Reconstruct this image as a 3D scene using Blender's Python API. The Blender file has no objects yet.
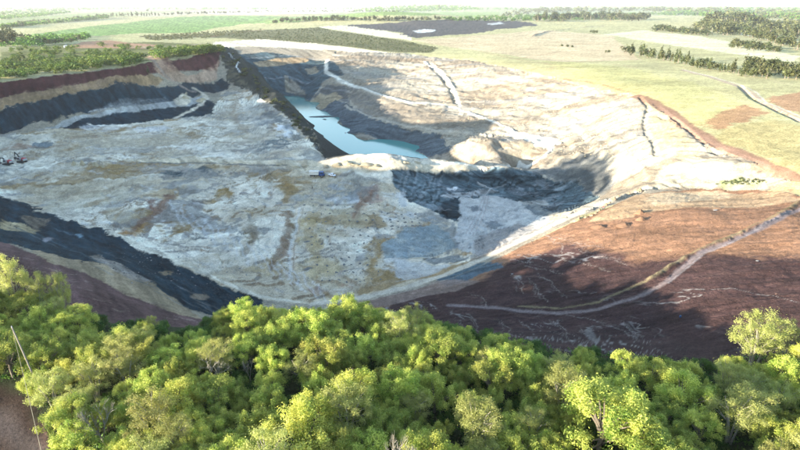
import bpy, bmesh, math, random
import numpy as np
from mathutils import Vector, Matrix

# ------------------------------------------------------------------ camera, sky, sun, exposure
sc = bpy.context.scene
COL = sc.collection
W0, H0, F = 800.0, 450.0, 533.0
PITCH = math.radians(22.1)
CAMZ = 100.0
cam_d = bpy.data.cameras.new('camera')
cam = bpy.data.objects.new('camera', cam_d)
COL.objects.link(cam)
cam.location = (0, 0, CAMZ)
cam.rotation_euler = (math.pi / 2 - PITCH, 0, 0)
cam_d.sensor_width = 36
cam_d.lens = 36 * F / W0
cam_d.clip_start = 0.5
cam_d.clip_end = 60000
sc.camera = cam

SUN_EL = math.radians(9.0)
SUN_V = Vector((-0.93, -0.37, 0)).normalized()          # towards the sun, in plan
wd = bpy.data.worlds.new('World')
sc.world = wd
wd.use_nodes = True
nt = wd.node_tree
bg = nt.nodes['Background']
sky = nt.nodes.new('ShaderNodeTexSky')
sky.sky_type = 'NISHITA'
sky.sun_disc = False
sky.sun_elevation = SUN_EL
sky.sun_rotation = math.atan2(SUN_V.x, SUN_V.y)
sky.altitude = 600
sky.air_density = 1.0
sky.dust_density = 0.5
sky.ozone_density = 1.0
nt.links.new(sky.outputs[0], bg.inputs[0])
bg.inputs[1].default_value = 0.15
sun_d = bpy.data.lights.new('sun', 'SUN')
sun_d.energy = 5.0
sun_d.angle = math.radians(0.5)
sun_d.color = (1.0, 0.90, 0.74)
sun = bpy.data.objects.new('sun', sun_d)
COL.objects.link(sun)
d = Vector((SUN_V.x * math.cos(SUN_EL), SUN_V.y * math.cos(SUN_EL), math.sin(SUN_EL)))
sun.rotation_euler = d.to_track_quat('Z', 'Y').to_euler()
sc.view_settings.view_transform = 'Standard'
sc.view_settings.look = 'None'
sc.view_settings.gamma = 1
sc.view_settings.exposure = 2.36

HAZE = 0.000036                       # density of the air box
rnd = random.Random(7)
nrng = np.random.default_rng(11)

# ------------------------------------------------------------------ pixel <-> world
CP, SP = math.cos(PITCH), math.sin(PITCH)
def ray(px, py):
    v = (225.0 - py) / F
    return ((px - 400.0) / F, CP + v * SP, -SP + v * CP)
def P(px, py, D=None, T=None):
    """point seen at photo pixel, D metres below the camera, or T metres deep"""
    r = ray(px, py)
    t = T if T is not None else D / -r[2]
    return (r[0] * t, r[1] * t, CAMZ + r[2] * t)
def project(X, Y, Z):
    dz = Z - CAMZ
    depth = Y * CP - dz * SP
    up = Y * SP + dz * CP
    return 400 + F * X / depth, 225 - F * up / depth, depth

# ------------------------------------------------------------------ noise
def _hash(ix, iy, seed):
    h = (ix.astype(np.int64) * 374761393 + iy.astype(np.int64) * 668265263 + seed * 2246822519) & 0xffffffff
    h = ((h ^ (h >> 13)) * 1274126177) & 0xffffffff
    h = h ^ (h >> 16)
    return (h & 0xffff) / 65535.0
def vnoise(x, y, seed=0):
    xi, yi = np.floor(x), np.floor(y)
    fx, fy = x - xi, y - yi
    fx = fx * fx * (3 - 2 * fx); fy = fy * fy * (3 - 2 * fy)
    a = _hash(xi, yi, seed); b = _hash(xi + 1, yi, seed)
    c = _hash(xi, yi + 1, seed); e = _hash(xi + 1, yi + 1, seed)
    return (a + (b - a) * fx) + ((c + (e - c) * fx) - (a + (b - a) * fx)) * fy
def fbm(x, y, seed=0, octv=4, gain=0.5):
    s = 0; amp = 1; tot = 0
    for o in range(octv):
        s = s + amp * (vnoise(x, y, seed + o * 17) * 2 - 1)
        tot += amp; amp *= gain
        x = x * 2.03 + 13.7; y = y * 2.03 - 7.1
    return s / tot

# ------------------------------------------------------------------ terrain control points
CTL = []
def line(pts, n=3, T=False):
    w = [P(p[0], p[1], T=p[2]) if T else P(p[0], p[1], D=p[2]) for p in pts]
    for a, b in zip(w[:-1], w[1:]):
        for k in range(n):
            f = k / n
            CTL.append(tuple(a[i] + (b[i] - a[i]) * f for i in range(3)))
    CTL.append(w[-1])
    return w
def pts(*ps):
    for p in ps:
        CTL.append(P(p[0], p[1], D=p[2]))
# near-left highwall (red earth, ochre, coal) below the wood
line([(0,268,66),(40,285,70),(100,312,76),(150,322,80),(220,330,86),(300,335,91)], 2)
line([(0,250,80),(50,264,83),(100,285,86),(150,305,90),(200,318,96)], 2)
line([(0,238,88),(60,255,89),(110,266,91),(160,290,95),(190,310,100)], 2)
line([(0,197,101),(100,232,104),(200,275,107),(255,300,108.3)], 3)
# back-left highwall
TOPL = line([(-60,90,415),(0,82,446),(60,75,475),(120,68,515),(150,62,560),(190,58,610),(215,55,640)], 3, True)
line([(-60,106,403),(0,97,432),(60,87,462),(120,77,503),(150,75,540),(190,72,590),(215,70,620)], 3, True)
line([(-60,117,393),(0,107,422),(60,97,452),(120,90,492),(150,85,528),(190,84,572),(215,82,600)], 3, True)
line([(-60,145,375),(0,132,405),(60,117,437),(120,105,480),(150,98,515),(190,94,555),(215,90,588)], 3, True)
line([(40,133,87.5),(70,122,86),(120,110,84),(170,104,84.5),(205,96,84)], 2)
line([(60,128,89.5),(100,124,88.6),(140,120,88.5),(185,115,88.5),(210,106,88)], 2)
for (a, b, c) in TOPL: CTL.append((a - 12, b + 30, c + 1.5)); CTL.append((a - 30, b + 90, c + 1.0))
pts((222,47,50.5),(205,49,50),(190,50,50))
# embankment beside the lake: foot and crest
line([(230,80,600),(248,90,575),(270,104,515),(300,130,430),(318,150,383)], 3, True)
CREST = line([(228,48,760),(238,58,695),(250,68,650),(268,84,590),(285,100,525),(302,119,458),(316,142,395),(325,158,362)], 3, True)
for a, b, c in CREST[1:]:
    CTL.append((a + 13, b + 4, (c - 18) * 0.5)); CTL.append((a + 26, b + 8, -20.0)); CTL.append((a + 38, b + 12, -22.5))
# lake shore and bed
line([(283,95,115),(298,97,115.6),(311,102,115.6),(322,111,115.6),(338,120,115.6),(343,133,115.6),(364,141,115.6),(392,146,115.6),(420,153,115.6),(428,157,115.6)], 2)
for (px_, py_) in ((296,102),(302,104),(308,109),(313,108),(312,118),(319,118),(318,128),(326,124),(333,124),(322,138),(331,134),(339,136),(328,148),(338,146),(349,144),(335,155),(350,153),(365,149),(380,150),(395,151),(370,155),(390,156),(408,155)):
    CTL.append(P(px_, py_, D=122.5))
# causeway crest, lake side and near side
CAUS = line([(325,158,94.5),(360,158.5,94),(400,157.5,94.6),(430,158,95.5),(460,161,96.3),(480,165,96.6),(520,168,97)], 3)
for (a, b, c) in CAUS[:10]: CTL.append((a + 4, b + 38, -18.0)); CTL.append((a + 2, b + 16, c - 9))
# far-end benches
for row, T in ((90, 785), (80, 806), (71, 830), (60, 865), (50, 910)):
    for x in (270, 285, 300, 315):
        if row >= 88 and x > 300: continue
        CTL.append(P(x, row + (x - 300) * 0.02, T=T))
CTL.append(P(250, 60, T=865)); CTL.append(P(245, 50, T=910)); CTL.append(P(255, 71, T=830))
# right-hand slope above the lake
line([(330,50,65),(370,51,65),(420,55,65),(460,62,65),(500,70,65),(560,80,64),(600,86,63),(640,97,62)], 3)
line([(327,62,76),(326,72,84),(345,82,89),(380,94,92),(410,102,93),(440,104,92.6),(470,112,93),(510,130,94),(545,141,94.3)], 2)
line([(345,105,103),(370,116,104),(400,124,103.5),(440,130,102),(480,133,98),(510,136,95.5)], 2)
pts((400,75,83),(450,85,82),(500,95,83),(540,110,84),(560,100,76),(590,115,77))
pts((440,143,108),(455,150,103),(470,143,96),(485,146,96),(500,150,99),(520,143,95),(480,157,98.5),(510,157,99.5))
pts((553,147,95),(545,155,96),(520,161,97))
# rim track, grassland on the right
line([(640,97,62),(665,112,63.5),(700,138,65),(740,155,66),(770,168,67),(800,180,68),(850,200,69)], 2)
pts((720,110,60.5),(800,110,58),(870,120,57),(800,150,63),(800,80,57),(720,75,58),(640,60,60),(560,60,62),(560,45,61),(680,72,58.5),(700,95,59.5),(640,80,60.5),(470,50,63.5),(400,46,63),(300,43,63),(250,42,62))
line([(655,188,79.5),(700,186,77.5),(760,188,74.5),(800,195,70.5),(850,208,69)], 2)
pts((690,165,72),(730,172,70.5),(770,179,69.5),(700,155,68.5))
pts((620,130,74),(600,150,84),(570,150,91),(640,150,73),(650,170,76.5),(610,180,90),(632,184,84),(585,130,83),(620,110,68))
# black basin
pts((560,190,103.5),(600,197,95),(520,185,104.5),(480,176,103),(455,178,102),(500,200,105.5),(480,230,107.5),(530,215,104.5),(445,200,105.5),(560,205,102),(450,240,107))
line([(430,171,97.5),(470,170,98),(520,172,98.5)], 2)
# pit floor
pts((400,178,97.5),(405,197,103),(378,185,98.5),(430,215,106),(350,185,97.8),(300,185,98.5),(250,185,99),(200,185,99),(100,185,98.7),(130,205,100),(160,205,100.5),(175,215,103.5),(130,235,103.5),(200,205,102.5),(300,220,102.5),(350,220,103),(400,220,104.5),(350,250,105.4),(420,250,106.7),(270,250,105.3),(230,240,104.6),(300,285,107.3),(350,290,106.8),(430,268,105),(200,160,95),(250,168,96),(100,160,94.3),(50,175,96.5),(318,175,96.6),(370,171,96.2),(0,165,95),(0,150,91.5),(0,182,98.8),(60,140,90),(150,138,91),(250,138,92.5),(200,120,90),(255,120,91),(295,140,93.5),(235,98,86),(250,105,88),(-60,165,94),(60,160,94))
# track along the pit rim between the pit and the red slope
line([(645,188,80),(600,207,83),(560,225,87),(520,243,92),(480,262,97),(440,278,101),(400,290,103.6),(350,300,106),(300,304,107.6)], 2)
# red slope
pts((800,205,70),(760,220,71.5),(700,215,74.3),(650,220,77.5),(600,240,81.3),(700,245,74.5),(640,270,79),(560,270,86.5),(520,290,90.5),(480,290,94.5),(450,305,97.3),(430,322,98),(600,310,83),(560,330,87),(500,332,91),(640,340,80),(700,300,74.5),(750,340,71.5),(800,300,69),(800,250,69.3),(700,347,75.5),(400,325,99),(340,322,101),(860,250,66),(860,320,66))
# the knoll the wood stands on, and ground out of frame
for p in [(-60,60,31),(0,60,30),(60,60,31),(-100,80,33),(100,80,33),(-60,110,29),(-25,115,26),(0,112,24.5),(30,112,24),(60,108,25),(100,103,31),(130,110,32),(-110,122,34),(0,20,32),(-150,60,36),(150,60,34),(-160,130,36),(0,-60,33),(-200,-60,40),(200,-60,35),(200,100,33),(250,200,38),(0,-400,40),(-400,-400,45),(400,-400,40),(330,300,43),(-70,70,30.5),(-80,95,31)]:
    CTL.append(p)
# hill out of frame to the left: it is what keeps the pit in shade
for s, p in ((60,8),(110,14),(150,24),(180,28),(198,31),(212,43),(228,49),(245,47),(260,42),(274,35),(286,26),(309,20),(324,23),(340,25),(362,24),(378,40),(396,52),(425,38),(450,27),(485,31),(520,28),(560,20),(620,16)):
    for r, k in ((-280, 1.0), (-330, 0.92), (-230, 0.86)):
        CTL.append((0.95 * r - 0.31 * s, 0.31 * r + 0.95 * s, (p + 37.5) * k))
for x in (-9000,-4500,-2000,-1000,0,1000,2000,4500,9000):
    for y in (1150,1700,2600,4500,9000,16000):
        CTL.append((x, y, 40.0 + 6 * math.sin(x * .0011 + y * .0023)))
for x in (-3000,-1200,1200,3000):
    for y in (-300,300,700): CTL.append((x, y, 42))
CTL = np.array(CTL)
# drop near duplicates, solve a multiquadric surface through the points
keep = []
for i, p in enumerate(CTL):
    if all((p[0]-CTL[j][0])**2 + (p[1]-CTL[j][1])**2 > 9 for j in keep): keep.append(i)
CTL = CTL[keep]
CC = 5.0
_dx = CTL[:, None, :2] - CTL[None, :, :2]
_A = np.sqrt((_dx ** 2).sum(-1) + CC * CC)
n_ = len(CTL)
_M = np.zeros((n_ + 1, n_ + 1)); _M[:n_, :n_] = _A - np.eye(n_) * 1.2; _M[n_, :n_] = 1; _M[:n_, n_] = 1
_w = np.linalg.solve(_M, np.append(CTL[:, 2], 0))
def rbf(X, Y):
    X = np.asarray(X, float).ravel(); Y = np.asarray(Y, float).ravel()
    out = np.empty(len(X))
    wf = _w[:n_].astype(np.float32)
    cx, cy = CTL[:, 0].astype(np.float32), CTL[:, 1].astype(np.float32)
    for s in range(0, len(X), 8000):
        ax = X[s:s+8000, None].astype(np.float32) - cx; ay = Y[s:s+8000, None].astype(np.float32) - cy
        out[s:s+8000] = (np.sqrt(ax * ax + ay * ay + CC * CC).astype(np.float64)) @ _w[:n_] + _w[n_]
    return out
def seg_dist(X, Y, pl):
    best = np.full(len(X), 1e9)
    for (x0, y0), (x1, y1) in zip(pl[:-1], pl[1:]):
        ex, ey = x1 - x0, y1 - y0
        L = ex * ex + ey * ey + 1e-9
        t = np.clip(((X - x0) * ex + (Y - y0) * ey) / L, 0, 1)
        best = np.minimum(best, np.hypot(X - x0 - t * ex, Y - y0 - t * ey))
    return best
STAMPS = []      # (polyline, half width, height)
def hgt(X, Y):
    X = np.asarray(X, float).ravel(); Y = np.asarray(Y, float).ravel()
    Z = rbf(X, Y)
    for pl, hw, hh in STAMPS:
        a = np.array(pl)
        m = (X > a[:, 0].min() - 4*hw) & (X < a[:, 0].max() + 4*hw) & (Y > a[:, 1].min() - 4*hw) & (Y < a[:, 1].max() + 4*hw)
        if m.any():
            dd = seg_dist(X[m], Y[m], pl)
            q = dd / hw
            mod = 0.75 + 0.5 * fbm(X[m] / (hw * 3), Y[m] / (hw * 3), 5, 2)
            Z[m] += hh * mod * np.exp(-q ** 4 if hh < 0 else -q * q)
    # the far country rolls
    dist = np.hypot(X, Y)
    k = np.clip((dist - 1000) / 1500, 0, 1); k2 = np.clip((dist - 3500) / 5000, 0, 1)
    Z += k * (13 * fbm(X / 900, Y / 700, 91, 3) - 1) + k2 * (34 * fbm(X / 2600, Y / 1800, 97, 3) + 22) + np.clip((dist - 6500) / 5000, 0, 1) * (85 + 90 * fbm(X / 2200, Y / 3500, 99, 3))
    hx, hy = -70, 2850
    Z += 42 * np.exp(-((X - hx) / 420) ** 2 - ((Y - hy) / 400) ** 2)
    return Z
_tt = np.concatenate([np.linspace(40, 1000, 320), np.geomspace(1010, 15000, 90)])
def at(px, py):
    """first ground point seen through photo pixel"""
    r = ray(px, py)
    X, Y, Zr = r[0] * _tt, r[1] * _tt, CAMZ + r[2] * _tt
    dz = Zr - hgt(X, Y)
    b = np.where(dz < 0)[0]
    if len(b) == 0 or b[0] == 0: t = _tt[-1]
    else:
        i = b[0]; f = dz[i-1] / (dz[i-1] - dz[i]); t = _tt[i-1] + f * (_tt[i] - _tt[i-1])
    return (r[0] * t, r[1] * t)
def atl(ps): return [at(*p) for p in ps]
def stamp(ps, hw, hh): STAMP_Q.append((atl(ps), hw, hh))
STAMP_Q = []
stamp([(436,157),(452,147),(470,143),(485,145)], 8, 2.2)
stamp([(493,159),(512,150),(535,144)], 8, 2.2)
stamp([(478,159),(488,152),(500,147)], 4, -2.5)
stamp([(646,190),(630,195),(600,210),(575,221)], 1.2, 1.3)                      # broken windrow on the rim track
stamp([(800,203),(770,222),(730,238),(690,256),(650,280)], 1.1, 1.2)            # windrow above the red-slope track
stamp([(640,97),(648,108),(644,122),(650,138),(656,152)], 1.3, -1.4)            # eroded gullies right of the pit
stamp([(672,117),(690,132),(706,146),(722,155)], 1.2, -1.2)
stamp([(740,86),(752,98),(780,112),(800,121)], 1.6, -1.8)
stamp([(660,186),(690,175)], 2.0, -1.6)
stamp([(205,118),(215,108),(207,97),(196,91)], 4, 2.2)                          # pale heap at the end of the ramp
stamp([(428,62),(438,72),(450,86),(457,103)], 3, -2.4)                          # incised side track
stamp([(434,64),(447,76),(457,92)], 2.5, 1.4)
stamp([(300,161),(330,161.5),(352,164),(375,164),(400,163)], 3.5, 0.9)          # heaps on the causeway
stamp([(180,157),(230,160),(290,163)], 3.0, 0.9)
stamp([(60,165),(105,163)], 3.0, 2.5)
stamp([(533,36),(545,32),(570,29),(600,27)], 8, 3.0)
stamp([(535,160),(545,155),(552,148)], 2, 2.0)
stamp([(294,208),(296,225),(290,245),(291,268)], 2.0, -1.0)                      # water-cut channel on the floor
STAMPS += STAMP_Q

# ------------------------------------------------------------------ terrain grid: fan of columns, rows adapted to what is seen
SCALE = 1.0
NC = int(860 * SCALE); NR = int(800 * SCALE)
u_in = np.linspace(-0.86, 0.86, NC)
u_out = np.linspace(0, 1, 60)[1:] ** 1.3
tan_out = 0.86 + u_out * 5.5
U = np.concatenate([-tan_out[::-1], u_in, tan_out])
ANG = np.arctan(U)
ncol = len(U)
fine = np.concatenate([np.linspace(25, 800, 900), np.geomspace(803, 17000, 260)])   # forward distance Y along the column for |u| small
cc = np.unique(np.concatenate([np.arange(0, ncol, 5), [ncol - 1]]))
rows = np.empty((len(cc), NR))
for q, c in enumerate(cc):
    s = 1.0 if abs(U[c]) <= 0.86 else math.cos(ANG[c]) / math.cos(math.atan(0.86))
    Yc = fine * s; Xc = Yc * U[c]
    Zc = hgt(Xc, Yc)
    _, py, dep = project(Xc, Yc, Zc)
    ok = dep > 5
    dy = np.abs(np.diff(py)); dy[~ok[1:]] = 0
    wgt = np.minimum(dy, 12) * np.where(py[1:] > 335, 0.35, 1.0) + 0.02 + 14.0 * np.diff(np.log(fine)) / 6.5 
    cum = np.concatenate([[0], np.cumsum(wgt)])
    rows[q] = np.interp(np.linspace(0, cum[-1], NR), cum, fine) * s
# smooth rows across columns
for _ in range(2):
    rows[1:-1] = (rows[:-2] + 2 * rows[1:-1] + rows[2:]) / 4
R = np.empty((ncol, NR))
idx = np.arange(ncol)
for k in range(NR): R[:, k] = np.interp(idx, cc, rows[:, k])
VX = (R * U[:, None]).ravel(); VY = R.ravel()
VZ = hgt(VX, VY)
NV = len(VX)
DIST = np.hypot(np.hypot(VX, VY), CAMZ - VZ)

# ------------------------------------------------------------------ painting: albedo and kind of ground, laid out on the ground itself
CLS = ['grassland','pit_floor','pit_slope','coal_ground','red_earth_slope','haul_road','woodland_floor','dirt_track','sand_flat','lake_embankment','ochre_bank','green_field','stockyard','stream']
CI = {n: i for i, n in enumerate(CLS)}
colr = np.empty((NV, 3)); colr[:] = (0.40, 0.365, 0.19)
cls = np.zeros(NV, int)
rough = np.full(NV, 0.12)                # relief amplitude in metres
w1 = 1.6 * fbm(VX / 9, VY / 9, 31, 6, 0.7); w2 = 1.6 * fbm(VX / 9, VY / 9, 77, 6, 0.7)
wf1 = fbm(VX / 60, VY / 60, 131, 4, 0.6); wf2 = fbm(VX / 60, VY / 60, 177, 4, 0.6)
farw = np.clip((DIST - 450) / 500, 0, 1)
WX = w1 * (1 - farw) + wf1 * farw; WY = w2 * (1 - farw) + wf2 * farw
patch = 0.5 + 0.5 * fbm(VX / 5, VY / 5, 201, 4, 0.6)
patch_l = 0.5 + 0.5 * fbm(VX / 22, VY / 22, 251, 4, 0.6)
def poly_sd(X, Y, pl):
    ins = np.zeros(len(X), bool)
    n = len(pl)
    for i in range(n):
        x0, y0 = pl[i]; x1, y1 = pl[(i + 1) % n]
        if y0 == y1: continue
        c = (y0 > Y) != (y1 > Y)
        ins ^= c & (X < (x1 - x0) * (Y - y0) / (y1 - y0) + x0)
    dd = seg_dist(X, Y, list(pl) + [pl[0]])
    return np.where(ins, dd, -dd)
def _apply(m, wgt, col, op, c, rg, mott):
    wgt = wgt * op
    if mott: wgt = wgt * np.clip((patch[m] - mott[0]) / max(1e-3, mott[1]) + 0.5, 0, 1)
    colr[m] = colr[m] * (1 - wgt[:, None]) + np.array(col) * wgt[:, None]
    if c is not None:
        s = np.where(m)[0][wgt > 0.5]; cls[s] = CI[c]
    if rg is not None:
        rough[m] = rough[m] * (1 - wgt) + rg * wgt
def poly(col, ps, soft=1.0, warp=2.0, op=1.0, c=None, rg=None, mott=None, world=False):
    """soft and warp in photo pixels at the place"""
    pl = ps if world else atl(ps)
    a = np.array(pl); pad = 25 + warp * 3
    m = (VX > a[:, 0].min() - pad) & (VX < a[:, 0].max() + pad) & (VY > a[:, 1].min() - pad) & (VY < a[:, 1].max() + pad)
    if not m.any(): return
    k = DIST[m] / F
    sd = poly_sd(VX[m] + WX[m] * warp * k * 2, VY[m] + WY[m] * warp * k * 2, pl)
    wgt = np.clip(sd / (soft * k + 0.05) * 0.5 + 0.5, 0, 1); wgt = wgt * wgt * (3 - 2 * wgt)
    _apply(m, wgt, col, op, c, rg, mott)
def stroke(col, ps, wpx, soft=0.8, warp=0.6, op=1.0, c=None, rg=None, mott=None):
    pl = atl(ps)
    a = np.array(pl); pad = 30
    m = (VX > a[:, 0].min() - pad) & (VX < a[:, 0].max() + pad) & (VY > a[:, 1].min() - pad) & (VY < a[:, 1].max() + pad)
    if not m.any(): return
    k = DIST[m] / F
    sd = wpx * k * 0.5 - seg_dist(VX[m] + WX[m] * warp * k * 2, VY[m] + WY[m] * warp * k * 2, pl)
    wgt = np.clip(sd / (soft * k + 0.03) * 0.5 + 0.5, 0, 1)
    _apply(m, wgt, col, op, c, rg, mott)

WHITE = (0.57, 0.505, 0.395); CREAM = (0.285, 0.25, 0.195); OCHRE = (0.27, 0.18, 0.075); COAL = (0.012, 0.027, 0.038)
COALB = (0.042, 0.068, 0.08); RED = (0.165, 0.085, 0.052); DRED = (0.085, 0.042, 0.04); GREY = (0.24, 0.26, 0.27); ROADC = (0.44, 0.41, 0.35)
TAN = (0.36, 0.29, 0.19)
def sm(x, a, b):
    t = np.clip((x - a) / (b - a), 0, 1); return t * t * (3 - 2 * t)
def bench_q(X, Y, a, b): return fbm(X / 30 + .10 * a, Y / 20 + .10 * b, 491, 3, .45) * 5
def mineral(cname, ax):
    """crust, stained clay and grey spoil in one body of ground"""
    m = cls == CI[cname]
    X, Y = VX[m], VY[m]
    if ax is None: qx, qy = X * .8 + Y * .25, Y * 1.25 - X * .3
    else: qx, qy = (X * 0.55 + Y * 0.83) * 1.9, (-X * 0.83 + Y * 0.55) * .42
    wx = qx + 7 * fbm(qx / 20, qy / 20, 601, 3); wy = qy + 7 * fbm(qx / 20, qy / 20, 611, 3)
    n1 = fbm(wx / 46, wy / 46, 621, 6, .5); n2 = fbm(wx / 13, wy / 13, 631, 5, .6); n3 = fbm(wx / 4, wy / 4, 641, 4, .65); n4 = fbm(wx / 24, wy / 24, 651, 5, .52); n5 = fbm(wx / 26, wy / 26, 661, 5, .52)
    c = colr[m]
    def mixc(col, w):
        nonlocal c
        c = c * (1 - w[:, None]) + np.array(col) * w[:, None]
    if ax is None:
        mixc((.76,.69,.555), .9 * sm(-n1 + .35 * n2 + .12 * n3, -.13, .10))
        mixc((.44,.36,.245), .75 * sm(n1 + .15 * n3, .12, .28)); mixc((.27,.18,.08), .8 * sm(n4 + .18 * n3, .24, .38)); mixc((.20,.205,.20), .7 * sm(n5 + .2 * n3, .26, .38))
        tq = bench_q(VX[m], VY[m], w1[m], w2[m]); fr_ = tq - np.floor(tq)
        edge = sm(fr_, .74, .82) * (1 - sm(fr_, .97, 1.0)) * sm(fbm(X / 35, Y / 35, 671, 3), -.15, .1)
        pick = sm(n2, -.05, .1)[:, None]
        ec = np.array((.25,.17,.10)) * pick + np.array((.24,.225,.205)) * (1 - pick)
        c = c * (1 - .75 * edge[:, None]) + ec * .75 * edge[:, None]
        mixc((.14,.12,.105), .6 * sm(n3 + .4 * n4, .46, .6))
    else:
        mixc((.205,.165,.118), .8 * sm(n1 + .5 * n3, .05, .35)); mixc((.38,.34,.265), .8 * sm(-n1 + .5 * n2, .1, .35)); mixc((.135,.108,.08), .7 * sm(n3 + .6 * n4, .3, .5)); mixc((.24,.235,.22), .6 * sm(n5, .2, .4))
    colr[m] = c
# --- far country
poly((0.30,0.31,0.17), [(-40,14),(860,14),(860,3.9),(-40,3.9)], 2, 3)
poly((0.17,0.26,0.085), [(25,35),(50,32),(85,27),(140,21),(200,16),(270,16),(300,18),(300,22),(240,24),(215,28),(190,33),(140,33),(100,36),(60,36)], .5, .6, c='green_field')
poly((0.22,0.29,0.10), [(265,19),(330,15),(440,12),(500,12),(500,15),(430,16),(350,18),(300,21),(265,24)], .5, .6, c='green_field')
poly((0.52,0.45,0.34), [(200,14),(235,8),(300,6),(400,5),(400,9),(330,13),(260,15)], .6, 1)
poly((0.20,0.25,0.11), [(0,44),(22,42),(60,40),(30,37),(0,37)], .6, 1)
poly((0.24,0.27,0.12), [(0,20),(60,15),(120,12),(200,10),(190,13),(110,17),(40,22),(0,25)], .6, 1)
poly((0.40,0.36,0.24), [(120,15),(190,11),(240,9),(200,14),(150,17)], .6, 1)
poly((0.15,0.14,0.07), [(265,30),(320,27),(345,32),(400,40),(412,42),(440,48),(430,53),(390,52),(340,46),(290,42),(240,39),(205,37),(150,40),(140,36),(200,34),(240,31)], .8, 1.5)
poly((0.12,0.13,0.06), [(265,30),(320,27),(345,32),(400,40),(440,48),(390,52),(290,42),(205,37)], 1.5, 2, .6, mott=(.5,.2))
poly((0.60,0.54,0.38), [(318,27),(345,25),(380,29),(410,35),(413,41),(380,37),(345,31)], .6, 1, c='sand_flat')
stroke((0.25,0.11,0.07), [(210,37),(235,33),(265,29)], 1.8, 1, 1)
poly((0.075,0.066,0.062), [(345,25),(400,22),(470,20),(520,21),(540,25),(500,29),(470,34),(430,36.5),(414,38),(398,32)], 1.2, 5, c='stockyard', rg=.8)
poly((0.04,0.038,0.04), [(380,26),(470,22),(510,26),(440,33),(400,31)], 2, 6, .7, mott=(.5,.2))
poly((0.6,0.6,0.58), [(413,31),(425,29),(437,30),(432,32),(418,33)], .5, .8, .8)
poly((0.5,0.5,0.48), [(485,24),(500,22),(505,24),(492,25)], .5, .8, .8)
poly((0.5,0.4,0.25), [(414,40),(470,36),(540,30),(610,35),(640,60),(560,62),(470,50)], 1.5, 2)
for q in ([(440,44),(470,42),(500,46)],[(520,58),(560,52),(600,50)],[(540,40),(575,44),(610,42)],[(480,52),(520,60),(560,66),(600,70)],[(545,70),(590,62),(640,68)]):
    stroke((0.36,0.22,0.13), q, 2.2, 1.5, 2, .6)
stroke((0.16,0.13,0.12), [(533,35.5),(545,31.5),(570,28.5),(603,26)], 1.8, .5, .5, .9)
stroke((0.55,0.5,0.42), [(700,14),(740,19),(800,24)], 1.6, .6, .5)
stroke((0.5,0.46,0.38), [(740,34),(770,39),(800,45)], 2.0, .6, .5)
poly((0.58,0.54,0.34), [(600,34),(640,40),(720,52),(790,62),(800,56),(740,44),(700,36),(640,30)], 2, 3)
# --- plateau on the left
poly((0.15,0.155,0.06), [(0,76),(60,70),(140,62),(215,52),(222,45),(150,42),(60,44),(0,48)], 1, 2)
poly((0.34,0.20,0.12), [(65,48),(80,42),(110,40),(130,43),(160,45),(150,49),(100,48)], .8, 1.5)
poly((0.33,0.27,0.17), [(120,47),(200,44),(222,46),(218,52),(160,52)], 1, 2, .8)
poly((0.26,0.25,0.13), [(0,46),(16,46),(18,51),(0,52)], .5, .5)
# --- sand behind the pit
poly((0.66,0.58,0.42), [(212,42),(260,39),(310,43),(345,47),(420,55),(400,58),(335,55),(300,57),(270,54),(240,51),(222,47)], .6, 1.2, c='sand_flat')
stroke((0.3,0.27,0.22), [(240,47),(262,46),(290,49)], 1.2, .7, 1.5, .7)
# --- pit, base of everything inside
poly((0.26,0.225,0.17), [(-70,84),(0,83),(60,76),(120,69),(150,62),(215,54),(235,46),(330,50),(420,55),(560,79),(640,96),(700,139),(740,157),(792,182),(640,196),(480,268),(400,300),(300,310),(200,330),(60,290),(0,255),(-70,230)], 1, 1)
poly((0.035,0.036,0.034), [(226,50),(240,56),(272,84),(306,120),(326,159),(420,158.5),(428,157),(392,146),(343,133),(311,102),(283,95),(262,80),(250,66)], 1, 1)
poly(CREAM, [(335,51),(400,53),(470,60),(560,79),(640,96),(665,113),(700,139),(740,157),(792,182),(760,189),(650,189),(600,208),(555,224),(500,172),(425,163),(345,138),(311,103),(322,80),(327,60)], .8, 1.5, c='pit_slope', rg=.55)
poly((0.34,0.31,0.245), [(560,82),(640,98),(650,120),(655,150),(690,165),(650,185),(620,186),(600,150),(560,130),(540,100)], 4, 5, .7)
for k in range(46):
    x = 470 + rnd.random() * 150; y = 74 + (x - 470) * 0.14 + rnd.random() * 50
    L = 8 + rnd.random() * 16
    stroke(rnd.choice([(0.22,0.16,0.10),(0.28,0.22,0.15),(0.46,0.42,0.34)]), [(x, y), (x - L * .5, y + L * .25), (x - L, y + L * .62)], 1 + rnd.random() * 2, 1.4, 2, .55)
for k in range(26):
    x = 345 + rnd.random() * 130; y = 58 + (x - 345) * 0.12 + rnd.random() * 36
    L = 6 + rnd.random() * 9
    stroke(rnd.choice([(0.2,0.15,0.10),(0.36,0.31,0.24),(0.2,0.17,0.13)]), [(x, y), (x - L, y + L * .55)], 1 + rnd.random() * 2, 1.2, 1.5, .6)
poly((0.25,0.205,0.15), [(470,66),(500,72),(530,84),(520,100),(495,90),(478,78)], 2, 4, .5, mott=(.5,.3))
mineral('pit_slope', (0.60, 0.5)); 
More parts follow.
